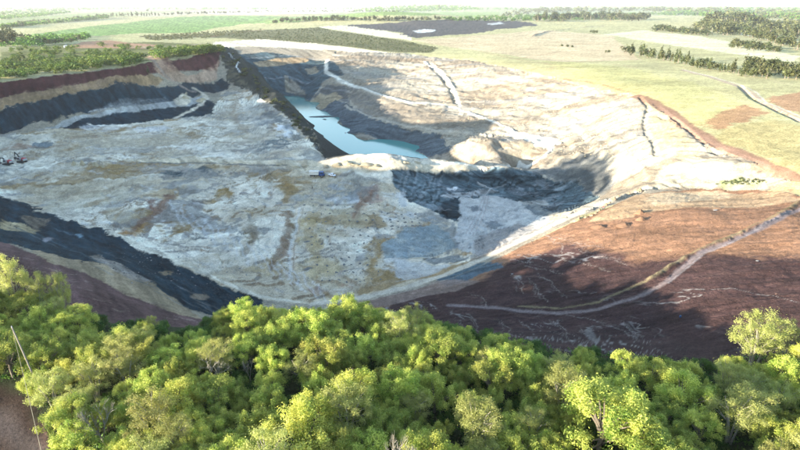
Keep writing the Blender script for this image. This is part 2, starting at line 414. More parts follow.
# coal faces on the far side of the lake
poly(COALB, [(236,54),(262,52),(300,57),(327,60),(345,75),(322,82),(311,101),(285,96),(272,94),(255,72)], .8, 1.5, c='coal_ground', rg=.6)
poly((0.30,0.22,0.13), [(252,62),(280,58),(308,57),(309,62),(285,65),(258,67)], .6, 1, .9)
poly((0.26,0.21,0.15), [(286,92),(292,78),(300,84),(306,94)], 1, 2, .7); poly((0.30,0.24,0.16), [(305,69),(316,66),(320,71),(309,74)], .6, 1, .8)
poly((0.36,0.29,0.19), [(285,75),(289,75),(290,92),(286,92)], .8, 1, .6)
stroke(GREY, [(246,58),(290,55.5),(326,59)], 1.5, .8, .5, .7); stroke(GREY, [(262,76),(290,76),(322,74)], 1.6, .6, .6, .7)
poly((0.08,0.085,0.09), [(313,97),(327,84),(345,86),(350,104),(330,96)], .8, 1, .8)
poly((0.34,0.26,0.16), [(311,102),(320,93),(335,92),(343,97),(332,103),(322,110)], .8, 1.2, .9)
poly((0.085,0.1,0.11), [(322,110),(335,100),(352,108),(372,118),(400,127),(440,133),(452,150),(432,157),(415,151),(385,143),(345,134),(338,120)], .8, 2, c='coal_ground', rg=.6)
poly((0.20,0.17,0.13), [(345,86),(380,97),(410,106),(440,108),(450,128),(400,122),(370,113),(350,102)], 1, 3, .75)
poly((0.10,0.10,0.1), [(333,80),(352,88),(400,112),(390,118),(350,100)], 1.5, 3, .6, mott=(.45,.3))
poly((0.22,0.2,0.16), [(338,66),(380,74),(410,86),(425,102),(405,99),(370,88),(342,78)], 2, 4, .5, mott=(.5,.4))
# --- embankment and lake wall
poly((0.032,0.036,0.032), [(212,50),(228,47),(240,56),(254,68),(272,84),(289,100),(306,120),(318,142),(326,159),(318,152),(300,131),(270,104),(248,90),(229,80)], 1.0, 4, c='lake_embankment', rg=1.5)
poly((0.12,0.105,0.07), [(218,56),(228,60),(240,76),(262,92),(285,112),(300,128),(270,103),(248,89),(229,79)], 1.2, 2, .7, mott=(.5,.3))
stroke((0.62,0.62,0.60), [(228,53),(233,58),(239,62),(236,67),(241,73)], .9, .4, .5, 1, c='stream')
# --- left highwall
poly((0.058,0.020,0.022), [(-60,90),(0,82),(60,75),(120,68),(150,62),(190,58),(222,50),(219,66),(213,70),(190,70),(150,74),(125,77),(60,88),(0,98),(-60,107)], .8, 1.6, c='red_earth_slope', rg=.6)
poly((0.22,0.15,0.085), [(-60,107),(0,98),(60,88),(125,76),(150,74),(165,80),(150,86),(60,97),(0,108),(-60,118)], .8, 1.8, c='ochre_bank', rg=.6)
poly((0.24,0.16,0.11), [(0,97),(50,88),(125,76),(130,81),(60,93),(0,103)], 1, 3, .5, mott=(.5,.3))
poly(COAL, [(-60,118),(0,108),(60,97),(150,86),(190,84),(222,78),(232,84),(215,93),(205,92),(195,97),(120,106),(60,118),(0,134),(-60,146)], .8, 2.5, c='coal_ground', rg=.7)
poly((0.34,0.22,0.15), [(145,57),(160,54),(172,64),(185,76),(218,60),(216,80),(190,84),(168,80),(155,70)], 1, 2, .8, c='ochre_bank')
poly((0.08,0.03,0.03), [(158,58),(190,58),(212,54),(218,66),(200,66),(178,72),(168,68)], 1, 2, .75, mott=(.45,.4))
stroke((0.30,0.24,0.2), [(148,58),(158,66),(166,76),(180,86),(196,92)], 2.5, .9, 1, .8, c='dirt_track')
stroke((0.30,0.27,0.22), [(0,81),(60,74.5),(115,68)], 1.2, .5, .6, .8)
# bench and ramp
poly((0.30,0.30,0.28), [(20,140),(60,122),(120,108),(190,98),(205,95),(210,102),(190,106),(120,114),(80,120),(50,136)], .8, 1.5, c='haul_road')
poly(COAL, [(58,128),(80,119),(120,113),(190,106),(206,100),(216,105),(212,114),(185,118),(140,123),(100,126),(70,131)], .8, 1.6, c='coal_ground', rg=.7)
poly((0.36,0.36,0.34), [(88,111),(130,103),(150,99),(138,105),(100,111)], .6, 1, .8)
poly((0.085,0.1,0.11), [(96,108),(140,98),(165,97),(170,101),(150,104),(120,108)], .8, 1, .8)
poly((0.40,0.33,0.22), [(176,99),(186,92),(190,102),(180,104)], .6, 1)
stroke((0.58,0.5,0.38), [(176,118),(188,112),(200,106),(206,99),(203,93),(195,89)], 4.5, 1, 1)  # pale heap loop, sunlit brightness put into its cream
poly((0.55,0.47,0.35), [(172,100),(182,93),(190,97),(188,105),(178,106)], 1, 1.5)
# --- pit floor
poly(WHITE, [(-60,147),(0,134),(70,129),(140,123),(212,114),(222,92),(248,90),(270,104),(300,131),(318,151),(326,159),(420,158.5),(480,165),(530,169),(600,197),(560,222),(520,242),(480,261),(440,277),(400,289),(350,299),(300,303),(255,300),(200,275),(100,232),(0,197),(-60,180)], .8, 2, c='pit_floor', rg=.55)
mineral('pit_floor', None)
poly((0.38,0.33,0.25), [(0,145),(60,140),(150,135),(230,120),(290,135),(318,152),(260,160),(160,157),(60,155),(0,165)], 2, 4, .6, mott=(.45,.35))
poly((0.10,0.15,0.18), [(30,142),(52,141),(50,147),(33,149)], .8, 2, .8)
for (x, y, rx, ry, colx, o) in [(75,135,26,3,TAN,.5),(20,146,16,3,(0.3,0.2,0.14),.7),(120,150,40,3,(.32,.3,.26),.5),(190,133,14,4,OCHRE,.6),(170,128,18,3,OCHRE,.5),(215,125,20,5,(.4,.36,.3),.6),(240,135,15,4,TAN,.5),(260,120,12,7,(.3,.3,.29),.6),(275,143,16,6,(.12,.15,.16),.7),(255,150,22,3,(.2,.2,.19),.6),(285,132,7,6,(.66,.66,.64),.8),(283,128,10,3,(.68,.68,.66),.8),(230,110,14,8,(.42,.36,.27),.6),(250,112,12,8,(.5,.46,.38),.6),(225,152,18,2.5,(.66,.6,.5),.6),(195,147,18,3,(.66,.6,.5),.6),(100,128,20,3,(.6,.58,.55),.5),(150,128,20,2.5,(.62,.6,.57),.6),
    (118,170,14,4.5,OCHRE,.75),(100,166,18,3,OCHRE,.5),(170,173,12,4,COALB,.75),(200,170,8,3,COALB,.7),(165,168,30,4,(.32,.3,.27),.6),(190,187,10,3,(.4,.33,.22),.6),(225,192,8,5,OCHRE,.85),(252,178,5,8,OCHRE,.6),(250,212,6,3,OCHRE,.7),(215,199,8,2,OCHRE,.6),(245,192,8,4,(.28,.2,.15),.5),
    (60,190,40,5,TAN,.55),(20,180,25,3,(.35,.3,.22),.5),(30,172,20,2.5,(.3,.27,.22),.5),(110,195,26,8,(.44,.38,.27),.6),(70,205,30,5,(.50,.45,.34),.6),(150,190,18,10,(.47,.38,.25),.5),(152,207,5,9,(.24,.13,.09),.75),(146,213,11,5,OCHRE,.7),(138,228,12,4,OCHRE,.85),(128,232,9,3,(.4,.22,.1),.7),(120,215,22,9,(.46,.38,.25),.5),(165,200,6,6,(.3,.22,.17),.6),(160,215,10,8,(.36,.32,.28),.5),
    (180,227,9,5,OCHRE,.7),(195,238,9,3,COALB,.7),(185,222,14,3,OCHRE,.6),(252,232,10,13,(.33,.29,.22),.6),(248,238,6,10,OCHRE,.5),(215,245,14,3,(.4,.37,.31),.5),(262,267,14,5,(.42,.33,.19),.7),(240,268,10,4,(.33,.3,.24),.6),
    (285,245,7,14,(.26,.18,.13),.7),(276,262,12,9,(.38,.28,.15),.7),(290,190,12,11,OCHRE,.7),(305,200,10,8,(.42,.36,.24),.6),(310,232,16,18,(.46,.36,.19),.6),(345,215,22,12,(.5,.43,.29),.5),(320,265,22,12,(.46,.36,.2),.6),(345,280,30,6,(.44,.35,.22),.6),(380,245,13,10,OCHRE,.65),(372,262,9,12,(.36,.27,.14),.7),(385,275,16,6,OCHRE,.6),(395,262,18,8,(.55,.54,.5),.5),(330,195,24,4,(.3,.32,.32),.6),(300,198,14,3,(.3,.32,.32),.5),(337,187,14,3,(.33,.35,.36),.6),(372,188,10,6,(.25,.19,.16),.7),(362,200,6,9,(.33,.21,.14),.7),(377,198,9,4,(.3,.2,.16),.7),(345,200,15,4,(.62,.62,.6),.6),
    (420,235,22,12,GREY,.8),(410,248,24,9,(.33,.35,.36),.8),(430,225,14,8,(.24,.27,.28),.6),(400,215,18,5,(.5,.5,.48),.6),(310,176,22,4,(.46,.39,.27),.8),(360,178,24,4,(.42,.38,.3),.7),(340,168,20,3,(.62,.53,.38),.7),(395,163,30,2.5,(.6,.52,.4),.7),(308,240,3,2,COALB,.8),(307,268,5,2.2,COALB,.9),(319,242,3,1.5,COALB,.6),(316,288,10,2,(.26,.15,.12),.6),(345,281,12,1.5,(.3,.17,.13),.5)]:
    ps = [(x + rx * math.cos(a * .7854), y + ry * math.sin(a * .7854)) for a in range(8)]
    poly(colx, ps, 3.0, 4.5, min(1, o * 1.2), mott=(.40, .35))
# crust, cracks and gullies on the white floor
for k in range(300):
    x = rnd.uniform(0, 430); y = rnd.uniform(160, 292)
    if y > 200 + x * .4 - 4 or (y > 288 and x > 300): continue
    if x > 300 and y > 200: continue
    L = rnd.uniform(3, 14); a = rnd.uniform(-.3, .9) if x < 280 else rnd.uniform(-.6, .6)
    stroke(rnd.choice([(.64,.63,.60),(.34,.30,.24),(.30,.32,.33),(.45,.36,.22),(.66,.65,.62),(.25,.25,.25)]), [(x, y), (x + L * math.cos(a), y + L * .5 * math.sin(a))], rnd.uniform(.6, 2.2), 1.2, 1.6, .6)
for k in range(90):
    x = rnd.uniform(0, 310); y = rnd.uniform(128, 158)
    if y < 135 - x * .1: continue
    L = rnd.uniform(5, 18)
    stroke(rnd.choice([(.60,.58,.54),(.34,.27,.19),(.30,.32,.33),(.48,.36,.20),(.22,.2,.18)]), [(x, y), (x + L, y - L * rnd.uniform(-.05, .2))], rnd.uniform(.6, 1.8), 1.0, 1.6, .6)
for q, w_, cl_, op_ in (([(167,196),(160,207),(148,219),(132,231)], 8, (.20,.115,.075), .75), ([(120,233),(135,232),(150,224)], 5, (.29,.165,.06), .8), ([(172,200),(166,212),(155,224),(140,234)], 3, (.16,.13,.11), .6),
    ([(100,176),(125,171),(140,169)], 6, (.27,.17,.07), .7), ([(288,212),(286,232),(280,250),(272,266)], 9, (.20,.135,.085), .75), ([(283,180),(292,190),(287,200)], 9, (.26,.17,.075), .7), ([(313,212),(311,236),(318,258)], 12, (.36,.265,.13), .6), ([(375,190),(366,198),(357,208),(352,216)], 5, (.22,.13,.085), .75), ([(392,236),(382,244),(374,256),(372,268)], 6, (.27,.175,.07), .75), ([(398,232),(412,226),(432,222)], 4, (.25,.17,.08), .7),
    ([(330,196),(345,192),(360,190),(352,198),(335,203)], 5, (.24,.25,.245), .7), ([(150,188),(130,184),(105,189),(60,196)], 4, (.25,.20,.135), .6), ([(200,228),(185,226),(172,232)], 4, (.26,.17,.07), .7), ([(255,225),(252,240),(246,252)], 8, (.24,.19,.13), .7), ([(218,196),(228,190),(232,196)], 6, (.25,.16,.06), .8), ([(0,150),(30,148),(60,146)], 4, (.20,.145,.10), .7), ([(70,137),(110,134),(150,131)], 4, (.23,.17,.115), .6), ([(175,128),(205,124),(225,128)], 5, (.26,.17,.08), .65), ([(215,150),(250,150),(280,146)], 4, (.17,.165,.15), .7), ([(268,112),(285,124),(298,138)], 9, (.10,.12,.125), .7), ([(262,104),(272,116),(270,132)], 5, (.2,.19,.17), .6), ([(235,100),(232,115),(245,130)], 6, (.29,.23,.16), .6),
    ([(90,166),(108,167),(120,169)], 3, (.3,.19,.08), .7), ([(195,240),(205,237)], 4, (.07,.08,.085), .8), ([(168,170),(178,173)], 4, (.07,.085,.09), .7), ([(300,200),(320,204),(345,204)], 4, (.22,.215,.2), .5), ([(392,262),(405,256),(430,258)], 3, (.24,.19,.12), .6), ([(300,296),(340,288),(380,284)], 3, (.27,.2,.13), .6)):
    stroke(cl_, q, w_, 1.6, 2.6, op_)
for q in ([(283,132),(290,130),(296,134)],[(160,147),(185,145),(200,148)],[(198,157),(225,153)],[(90,124),(130,126)],[(330,206),(352,207)],[(420,252),(440,262)]): stroke((.74,.69,.59), q, 4, 1.2, 2.5, .8)
stroke((.56,.53,.47), [(299,208),(296,225),(290,245),(291,268),(288,280)], 2.2, .8, 1.0, .85)
stroke((.26,.2,.15), [(303,208),(299,226),(294,245),(294,268)], 1.2, .6, .8, .7)
for q in ([(30,163),(80,171),(140,168),(220,164),(300,170)],[(20,168),(60,178),(120,174),(180,168)],[(312,176),(280,182),(240,181),(190,176),(120,172)],[(318,180),(310,195),(300,208)],[(330,178),(350,186),(372,184),(395,177)],[(10,158),(60,152),(130,151),(200,147),(260,152)],[(120,148),(160,140),(200,128),(212,116)],[(130,150),(175,141),(212,130),(222,118)],[(260,296),(310,290),(360,284),(400,280)],[(240,283),(290,276),(340,279)],[(60,215),(120,228),(180,250),(230,278)],[(230,200),(260,196),(280,205),(270,225)]):
    for o in (-1.1, 1.1): stroke((.33,.28,.21), [(p[0] + o * .4, p[1] + o) for p in q], .7, .5, .8, .65)
    stroke((.55,.51,.43), q, .8, .6, .8, .4)
for q in ([(20,205),(60,190),(110,178)],[(26,208),(66,193),(116,181)],[(265,292),(290,280),(292,270)],[(50,200),(90,186),(150,175)],[(0,172),(50,168),(100,170)]):
    stroke((.38,.34,.27), q, .8, .6, .5, .55)
for k in range(14):      # wash lines between the dark bank and the centre
    x = 170 + k * 11; y = 215 + k * 6
    stroke((.64,.64,.62), [(x, y - 14), (x + 9, y), (x + 14, y + 10)], 1.6, 1, 2, .5)
# road at the foot of the coal, round to the rim track
stroke((0.56,0.50,0.39), [(100,231),(150,249),(200,270),(232,285),(262,298),(300,301)], 5, 1.2, 1, .9, c='haul_road')
# --- near-left highwall
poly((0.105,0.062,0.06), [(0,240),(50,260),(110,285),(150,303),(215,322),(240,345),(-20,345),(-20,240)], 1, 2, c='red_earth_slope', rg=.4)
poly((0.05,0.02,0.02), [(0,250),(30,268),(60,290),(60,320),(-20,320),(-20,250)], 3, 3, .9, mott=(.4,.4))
poly((0.26,0.20,0.13), [(30,248),(70,258),(110,264),(150,283),(185,306),(205,320),(170,312),(120,292),(80,272),(50,262)], 1.2, 3, .9, c='ochre_bank', rg=.4)
for k in range(60):
    x = rnd.uniform(0, 200); y = 262 + (x - 30) * .32 + rnd.uniform(0, 22); L = rnd.uniform(10, 40)
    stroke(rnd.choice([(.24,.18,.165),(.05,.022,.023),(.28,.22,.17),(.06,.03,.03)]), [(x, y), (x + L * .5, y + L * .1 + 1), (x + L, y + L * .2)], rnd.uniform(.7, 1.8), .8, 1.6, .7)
poly(COAL, [(-60,178),(0,196),(100,231),(200,274),(258,300),(262,312),(215,316),(190,309),(160,290),(110,266),(60,256),(0,241),(-60,230)], 1.2, 3.2, c='coal_ground', rg=.6)
poly((0.31,0.25,0.15), [(0,219),(18,222),(38,229),(34,233),(18,232),(0,229)], 1, 1.5, .95)
poly((0.26,0.2,0.14), [(20,216),(50,219),(38,229),(28,224)], 1.2, 1.5, .5)
poly((0.24,0.21,0.18), [(88,256),(100,255),(130,270),(152,283),(140,284),(112,270)], 1, 1.5, .8)
for k in range(26):
    x = rnd.uniform(0, 215); y = 200 + x * .42 + rnd.uniform(3, 28); L = rnd.uniform(14, 50)
    stroke(rnd.choice([(.13,.16,.18),(.03,.035,.04),(.2,.2,.19),(.09,.14,.17)]), [(x, y), (x + L, y + L * .43)], rnd.uniform(.6, 2), .9, .7, .5)
for (x, y, rx, ry, colx) in ((47,238,6,2.5,(.24,.23,.24)),(80,237,4,2,(.2,.3,.36)),(165,272,7,2.5,(.3,.22,.13)),(200,296,8,3,(.26,.2,.14))):
    poly(colx, [(x + rx * math.cos(a * .7854), y + ry * math.sin(a * .7854)) for a in range(8)], 1.5, 2, .7)
# --- black basin on the right
poly((.085,.118,.13), [(388,170),(430,169),(480,170),(530,171),(575,180),(600,196),(570,212),(540,205),(500,198),(470,200),(458,222),(440,214),(412,200),(395,186)], 1.2, 2, c='coal_ground', rg=.5)
poly((.038,.056,.066), [(428,170),(470,170),(520,172),(560,180),(562,192),(520,194),(490,184),(470,190),(452,196),(440,186)], 2, 4, .75, mott=(.42,.4))
poly((.03,.046,.055), [(444,198),(462,196),(460,207),(458,218),(447,219),(438,208)], 1, 2)
for k in range(9):      # pale chutes on the tip face
    x = 396 + k * 5
    stroke(rnd.choice([(.33,.35,.36),(.22,.25,.27),(.42,.42,.4)]), [(x + 8, 171), (x + 3, 184), (x + rnd.uniform(-4, 2), 197 + rnd.uniform(-3, 5))], rnd.uniform(.6, 1.8), 1.2, 1.6, .4)
poly((.5,.5,.48), [(397,192),(406,190),(408,205),(402,206)], .8, 1, .7); poly((.5,.5,.48), [(447,187),(457,186),(456,189),(448,189)], .5, .8, .9)
poly((.40,.40,.38), [(440,193),(480,189),(500,191),(478,195),(446,197)], .8, 1, .9)
poly((.44,.43,.40), [(462,197),(490,196),(520,201),(545,212),(548,222),(520,240),(480,256),(455,248),(456,232),(460,215)], 1.2, 2, c='pit_floor')
poly((.12,.145,.155), [(518,200),(560,203),(572,211),(545,216),(525,208)], 1.2, 2, .8); poly((.11,.13,.145), [(468,206),(478,204),(482,209),(472,212)], 1, 1.5, .8)
poly((.14,.16,.17), [(485,222),(496,219),(505,224),(492,230)], 1, 2, .8); poly((.15,.17,.18), [(440,228),(455,222),(458,246),(448,254)], 1.2, 2, .7)
poly((.36,.33,.28), [(515,200),(545,199),(550,204),(525,205)], 1, 1.5, .6)
stroke((.42,.42,.4), [(478,182),(490,189),(484,196),(478,210),(468,230)], 2.0, .8, .6, .8, c='haul_road'); stroke((.42,.42,.4), [(490,189),(505,184)], 1.6, .8, .6, .6)
for o in (0, 4, 8):
    stroke((.29,.24,.22), [(484 + o * .6, 196), (476 + o, 214), (466 + o, 233)], .7, .5, .3, .8)
for q in ([(505,180),(520,186),(518,192)],[(512,178),(530,186),(530,192)],[(440,258),(470,255),(500,248)]):
    stroke((.26,.28,.29), q, .8, .5, .6, .6)
poly((.215,.265,.27), [(382,244),(405,228),(436,222),(450,232),(455,246),(440,254),(400,258),(384,256)], 1.5, 2, .75)
poly((.14,.16,.165), [(425,257),(455,255),(470,258),(452,263),(428,262)], 1, 1.5, .8)
poly((.45,.45,.43), [(395,258),(425,262),(452,265),(430,274),(400,280)], 2, 3, .7)
# corner slope: cast shadow and its fingers painted into the ground colour
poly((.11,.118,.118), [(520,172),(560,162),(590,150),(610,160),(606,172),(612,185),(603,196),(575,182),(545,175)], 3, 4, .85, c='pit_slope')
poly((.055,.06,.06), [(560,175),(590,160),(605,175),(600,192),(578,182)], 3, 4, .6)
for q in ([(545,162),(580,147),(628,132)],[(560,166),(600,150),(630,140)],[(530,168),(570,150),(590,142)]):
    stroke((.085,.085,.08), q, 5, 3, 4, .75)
poly((.32,.28,.2), [(500,150),(520,141),(545,140),(540,150),(515,160)], 2, 3, .5)
# --- roads of the pit
stroke((0.55,0.515,0.435), [(327,60),(326,72),(345,82),(380,94),(410,102),(440,104),(470,112),(495,122),(515,131),(535,138),(560,142)], 3.6, .7, .5, c='haul_road')
stroke((0.55,0.515,0.435), [(510,131),(545,140),(553,147),(545,155),(520,162),(495,166)], 4, .8, .6, c='haul_road')
poly((0.55,0.515,0.435), [(505,128),(530,134),(560,139),(556,144),(535,145),(515,138)], .8, .8, c='haul_road')
stroke((.40,.36,.29), [(345,105),(370,116),(400,124),(440,130),(480,133),(515,137)], 1.8, .6, .5, c='haul_road')
stroke((0.55,0.515,0.435), [(425,61),(434,68),(444,76),(452,86),(456,96),(460,107)], 2.4, .6, .5, c='haul_road')
stroke((.1,.1,.1), [(428,60),(441,72),(452,84)], 1, .6, .6, .7)
# causeway
poly((.52,.44,.31), [(110,159),(200,157),(260,160),(325,160),(400,160),(480,167),(470,171),(400,170),(370,173),(300,170),(250,166),(180,163)], 1.2, 2, .8, c='haul_road')
stroke((.12,.125,.125), [(140,161.5),(220,163.5),(285,166)], 2.4, .6, .8, .9)
stroke((.60,.53,.40), [(180,158),(230,160.5),(300,163)], 1.8, .6, .8, .8)
stroke((.2,.2,.19), [(300,165),(330,167)], 1.4, .7, .8, .5)
# --- rim of the pit on the right
stroke((.33,.20,.14), [(640,97),(655,103),(672,116),(690,128),(712,143),(740,154),(770,167),(803,182)], 6, 1.2, 1.5, .9, c='haul_road')
for o in (-1.6, 0, 1.6): stroke((.42,.30,.22), [(678, 119 + o), (700, 136 + o), (730, 151 + o), (770, 167 + o)], .7, .4, .3, .7)
stroke((.25,.15,.1), [(560,79),(600,84),(640,94)], 2, 1.2, 1, .5)
poly((.46,.38,.22), [(645,100),(668,118),(700,150),(690,165),(660,158),(652,135)], 1.5, 2, .7)
for o in range(4): stroke((.33,.27,.16), [(655 + o * 4, 112 + o), (660 + o * 5, 130), (668 + o * 7, 152)], .7, .5, .5, .6)
poly((.42,.38,.28), [(655,170),(680,160),(720,160),(770,176),(785,182),(750,186),(690,187),(655,188)], 2, 3, .7)
poly((.22,.27,.09), [(718,182),(740,176),(770,183),(758,188),(722,188)], 1.5, 2, .7, mott=(.45,.3))
# grass right of the rim track
poly((.42,.385,.17), [(540,60),(640,70),(720,90),(745,110),(720,125),(690,125),(660,105),(640,95),(580,80)], 5, 6, .8)
for k in range(60):
    x = rnd.uniform(560, 800); y = rnd.uniform(62, 170)
    if y > 75 + (x - 560) * .36: continue
    L = rnd.uniform(6, 26)
    stroke(rnd.choice([(.48,.46,.2),(.36,.32,.13),(.5,.42,.26),(.34,.24,.13)]), [(x, y), (x + L, y + L * .2)], rnd.uniform(1, 4), 2, 3, .4)
poly((.31,.16,.09), [(700,125),(725,112),(745,104),(768,112),(748,121),(720,130)], 2, 3, .8)
poly((.33,.17,.10), [(768,98),(800,92),(860,100),(860,118),(800,114),(778,108)], 2, 3, .8)
poly((.36,.30,.14), [(705,138),(730,128),(775,120),(860,140),(860,180),(800,176),(745,152)], 3, 4, .8)
stroke((.36,.27,.21), [(683,70),(710,77),(735,85),(752,93),(762,102),(780,110),(805,122)], 4, .8, .8, .95, c='dirt_track')
stroke((.55,.5,.43), [(683,69.5),(710,76),(738,84),(756,92),(766,102),(785,110),(805,119)], 1.2, .5, .4, .9)
stroke((.12,.09,.07), [(738,88),(752,99),(775,109),(800,122)], 1, .5, .8, .8)
# --- rim track and the red slope
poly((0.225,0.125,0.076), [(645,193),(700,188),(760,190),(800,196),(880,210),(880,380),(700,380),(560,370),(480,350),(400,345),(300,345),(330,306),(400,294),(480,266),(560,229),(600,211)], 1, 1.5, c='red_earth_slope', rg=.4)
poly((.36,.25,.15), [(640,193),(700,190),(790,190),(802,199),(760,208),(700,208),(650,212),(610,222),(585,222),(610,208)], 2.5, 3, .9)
poly((.46,.37,.25), [(645,193),(720,190),(740,196),(690,202),(650,206)], 2, 3, .6)
poly((.042,.025,.027), [(400,300),(440,292),(480,280),(520,255),(560,245),(600,248),(640,262),(700,255),(860,262),(860,380),(340,345),(340,318)], 9, 6, .92)  # dark soil, with the shadow on the slope deepened in its colour
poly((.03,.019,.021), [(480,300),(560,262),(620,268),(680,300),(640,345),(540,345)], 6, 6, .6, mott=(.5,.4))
poly((.17,.15,.14), [(478,236),(520,222),(545,228),(520,244),(490,258),(470,268)], 2, 3, .6)
poly((.055,.095,.12), [(436,279),(455,270),(480,262),(500,263),(505,268),(480,274),(462,282),(446,285)], 2, 4, .9)
poly((.21,.155,.13), [(330,307),(400,293),(440,281),(470,279),(480,281),(460,290),(430,296),(380,306)], 1.5, 2, .85)
for k in range(170):
    x = rnd.uniform(430, 800); y = rnd.uniform(208, 345)
    if y < 300 - (x - 430) * .3: continue
    L = rnd.uniform(6, 30)
    stroke(rnd.choice([(.12,.075,.062),(.03,.018,.019),(.13,.09,.078),(.08,.05,.045)]), [(x, y), (x + L, y - L * rnd.uniform(-.12, .16))], rnd.uniform(.5, 1.5), .9, 1, .5)
for q in ([(535,228),(550,236),(560,250)],[(545,232),(570,240),(600,244)],[(520,262),(540,266),(560,270)],[(530,278),(538,290),(545,300)],[(540,272),(552,282),(560,296)],[(510,276),(520,280),(518,290)],[(470,292),(480,296),(482,304)],[(556,322),(570,332),(590,342)],[(580,326),(598,340),(610,348)],[(560,330),(566,340),(580,346)],[(600,322),(620,328),(650,342)],[(550,318),(556,326)],[(620,322),(640,336)],[(500,318),(506,326),(504,334)],[(560,256),(590,262),(610,270)],[(575,247),(600,254),(625,262)],[(455,318),(460,326)],[(470,318),(476,330)],[(520,318),(530,328)]):
    stroke((.24,.22,.2), q, .3, .4, 3.2, .5)
    stroke((.42,.38,.34), [(p[0] + 4, p[1] + 3) for p in q], .35, .4, 2.4, .5)
poly((.24,.22,.2), [(512,276),(520,275),(521,279),(513,280)], 1.5, 2.5, .6)
poly((.17,.15,.14), [(586,330),(594,328),(600,340),(592,342)], 1, 1.5, .7)
m = (cls == CI['red_earth_slope']) & (VX > -20)
rx_, ry_ = (VX[m] * .75 + VY[m] * .66), (-VX[m] * .66 + VY[m] * .75)
wv = 3 * fbm(VX[m] / 8, VY[m] / 8, 701, 4)
rdg = np.abs(fbm((rx_ + wv) / 9, (ry_ + wv) / 34, 711, 4, .6))
msk = sm(fbm(VX[m] / 26, VY[m] / 18, 721, 4, .6), -.05, .25) * sm(colr[m].mean(1), .13, .06)
_, qy_, _ = project(VX[m], VY[m], VZ[m]); qx_ = project(VX[m], VY[m], VZ[m])[0]
low = sm(np.minimum.reduce([VY[m] * 0 + 1, (138 - np.abs(VX[m] - 18) * .1 - VY[m]) / 10 + 1.6]), 0, 1) * sm(VX[m], -12, 6) * sm(VX[m], 72, 55)
rdg2 = np.abs(fbm((rx_ + wv) / 4.5, (ry_ + wv) / 15, 731, 4, .6))
wgt = np.maximum(sm(rdg, .035, .0) * msk * .75, sm(rdg2, .05, .0) * low * sm(fbm(VX[m] / 11, VY[m] / 9, 741, 3), -.1, .2) * .6)
colr[m] = colr[m] * (1 - wgt[:, None]) + np.array((.27, .25, .235)) * wgt[:, None]
# red-slope track with its grassy shoulder
stroke((.20,.165,.095), [(800,201),(770,219),(730,236),(690,254),(650,279),(600,302),(560,308),(520,306)], 3, 1.2, 1.2, .8)
stroke((.17,.135,.13), [(806,205),(770,225),(730,242),(700,253),(682,267),(665,283),(640,296),(600,309),(560,313),(500,309),(450,305)], 4.8, 1.4, 1.0, .95, c='dirt_track')
stroke((.26,.235,.235), [(790,211),(740,240),(704,254),(684,270),(668,284)], 1.8, .9, .7, .6)
stroke((.21,.125,.085), [(638,96),(655,103),(672,115),(690,127),(712,142),(740,153),(770,166),(803,181)], 11, 1.2, 1.2, .95, c='haul_road')
for o in (-2.2, -.6, 1.2): stroke((.34,.22,.16), [(660, 108 + o), (700, 137 + o), (730, 152 + o), (770, 168 + o)], .8, .4, .3, .7)
stroke((.1,.065,.05), [(668,119),(690,134),(708,147),(724,155)], 1.1, .6, 1, .8)
stroke((.25,.15,.09), [(540,76),(570,80),(600,84),(642,95)], 2.6, 1.6, 1.6, .7)
# rim track on top
stroke((0.48,0.42,0.33), [(648,187),(600,204),(560,222),(520,241),(480,260),(440,276.5),(400,289),(350,299),(315,303)], 11.0, 1.8, 1.0, 1, c='haul_road')
stroke((0.36,0.27,0.18), [(520,236),(480,256),(440,273),(400,286),(370,293)], 1.2, .8, .5, .8)
stroke((0.27,0.25,0.2), [(520,247),(480,266),(440,282),(400,293)], 1.5, .8, .5, .6)
for o in (-1.4, 1.2): stroke((.42,.36,.28), [(630, 193 + o), (560, 223 + o), (480, 261 + o), (400, 290 + o)], .7, .5, .3, .6)
# --- ground under the wood, dirt track bottom left
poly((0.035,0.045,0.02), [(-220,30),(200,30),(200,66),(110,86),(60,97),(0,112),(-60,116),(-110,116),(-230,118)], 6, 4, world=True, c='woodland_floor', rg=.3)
poly((0.06,0.04,0.03), [(-40,375),(0,386),(30,402),(48,422),(66,452),(66,480),(-40,480)], 5, 3, c='dirt_track')
stroke((0.11,0.085,0.075), [(-10,415),(15,430),(35,450),(45,470)], 14, 4, 2, .8)
stroke((0.07,0.045,0.035), [(0,398),(25,415),(50,445)], 4, 2, 2, .7)

# relief by kind of ground (rills run down the right-hand slopes)
k_d = np.clip(DIST / 300, .6, 3)
VZ2 = VZ + rough * (1.5 * fbm(VX / 7, VY / 7, 401, 5, 0.55) + 1.3 * fbm(VX / 24, VY / 24, 431, 3))
sl = cls == CI['pit_slope']
rq = (VX * 0.55 + VY * 0.83); rp = (-VX * 0.83 + VY * 0.55)
rw = 9 * fbm(VX[sl] / 30, VY[sl] / 30, 461, 3)
VZ2[sl] += 1.5 * fbm((rq[sl] + rw) / 6, rp[sl] / 34, 471, 4) - 2.0 * np.clip(.16 - np.abs(fbm((rq[sl] + rw) / 14, rp[sl] / 70, 481, 3)), 0, 1) * 6 * .5
VZ2[sl] += .5 * fbm(VX[sl] / 4, VY[sl] / 4, 485, 3)
pf = (cls == CI['pit_floor'])
tz = VZ[sl] / 5.5 + .5 * fbm(VX[sl] / 40, VY[sl] / 40, 841, 3); tzf = np.floor(tz)
VZ2[sl] += 1.9 * sm(fbm(VX[sl] / 60, VY[sl] / 60, 845, 2), -.35, .1) * (tzf + sm(tz - tzf, .62, 1.0) - tz)
pm = pf.reshape(ncol, NR).astype(float)
for _ in range(3):
    q = np.pad(pm, 3, mode='edge'); pm = sum(q[a:a + ncol, 3:3 + NR] for a in range(7)) / 7
    q = np.pad(pm, 3, mode='edge'); pm = sum(q[3:3 + ncol, a:a + NR] for a in range(7)) / 7
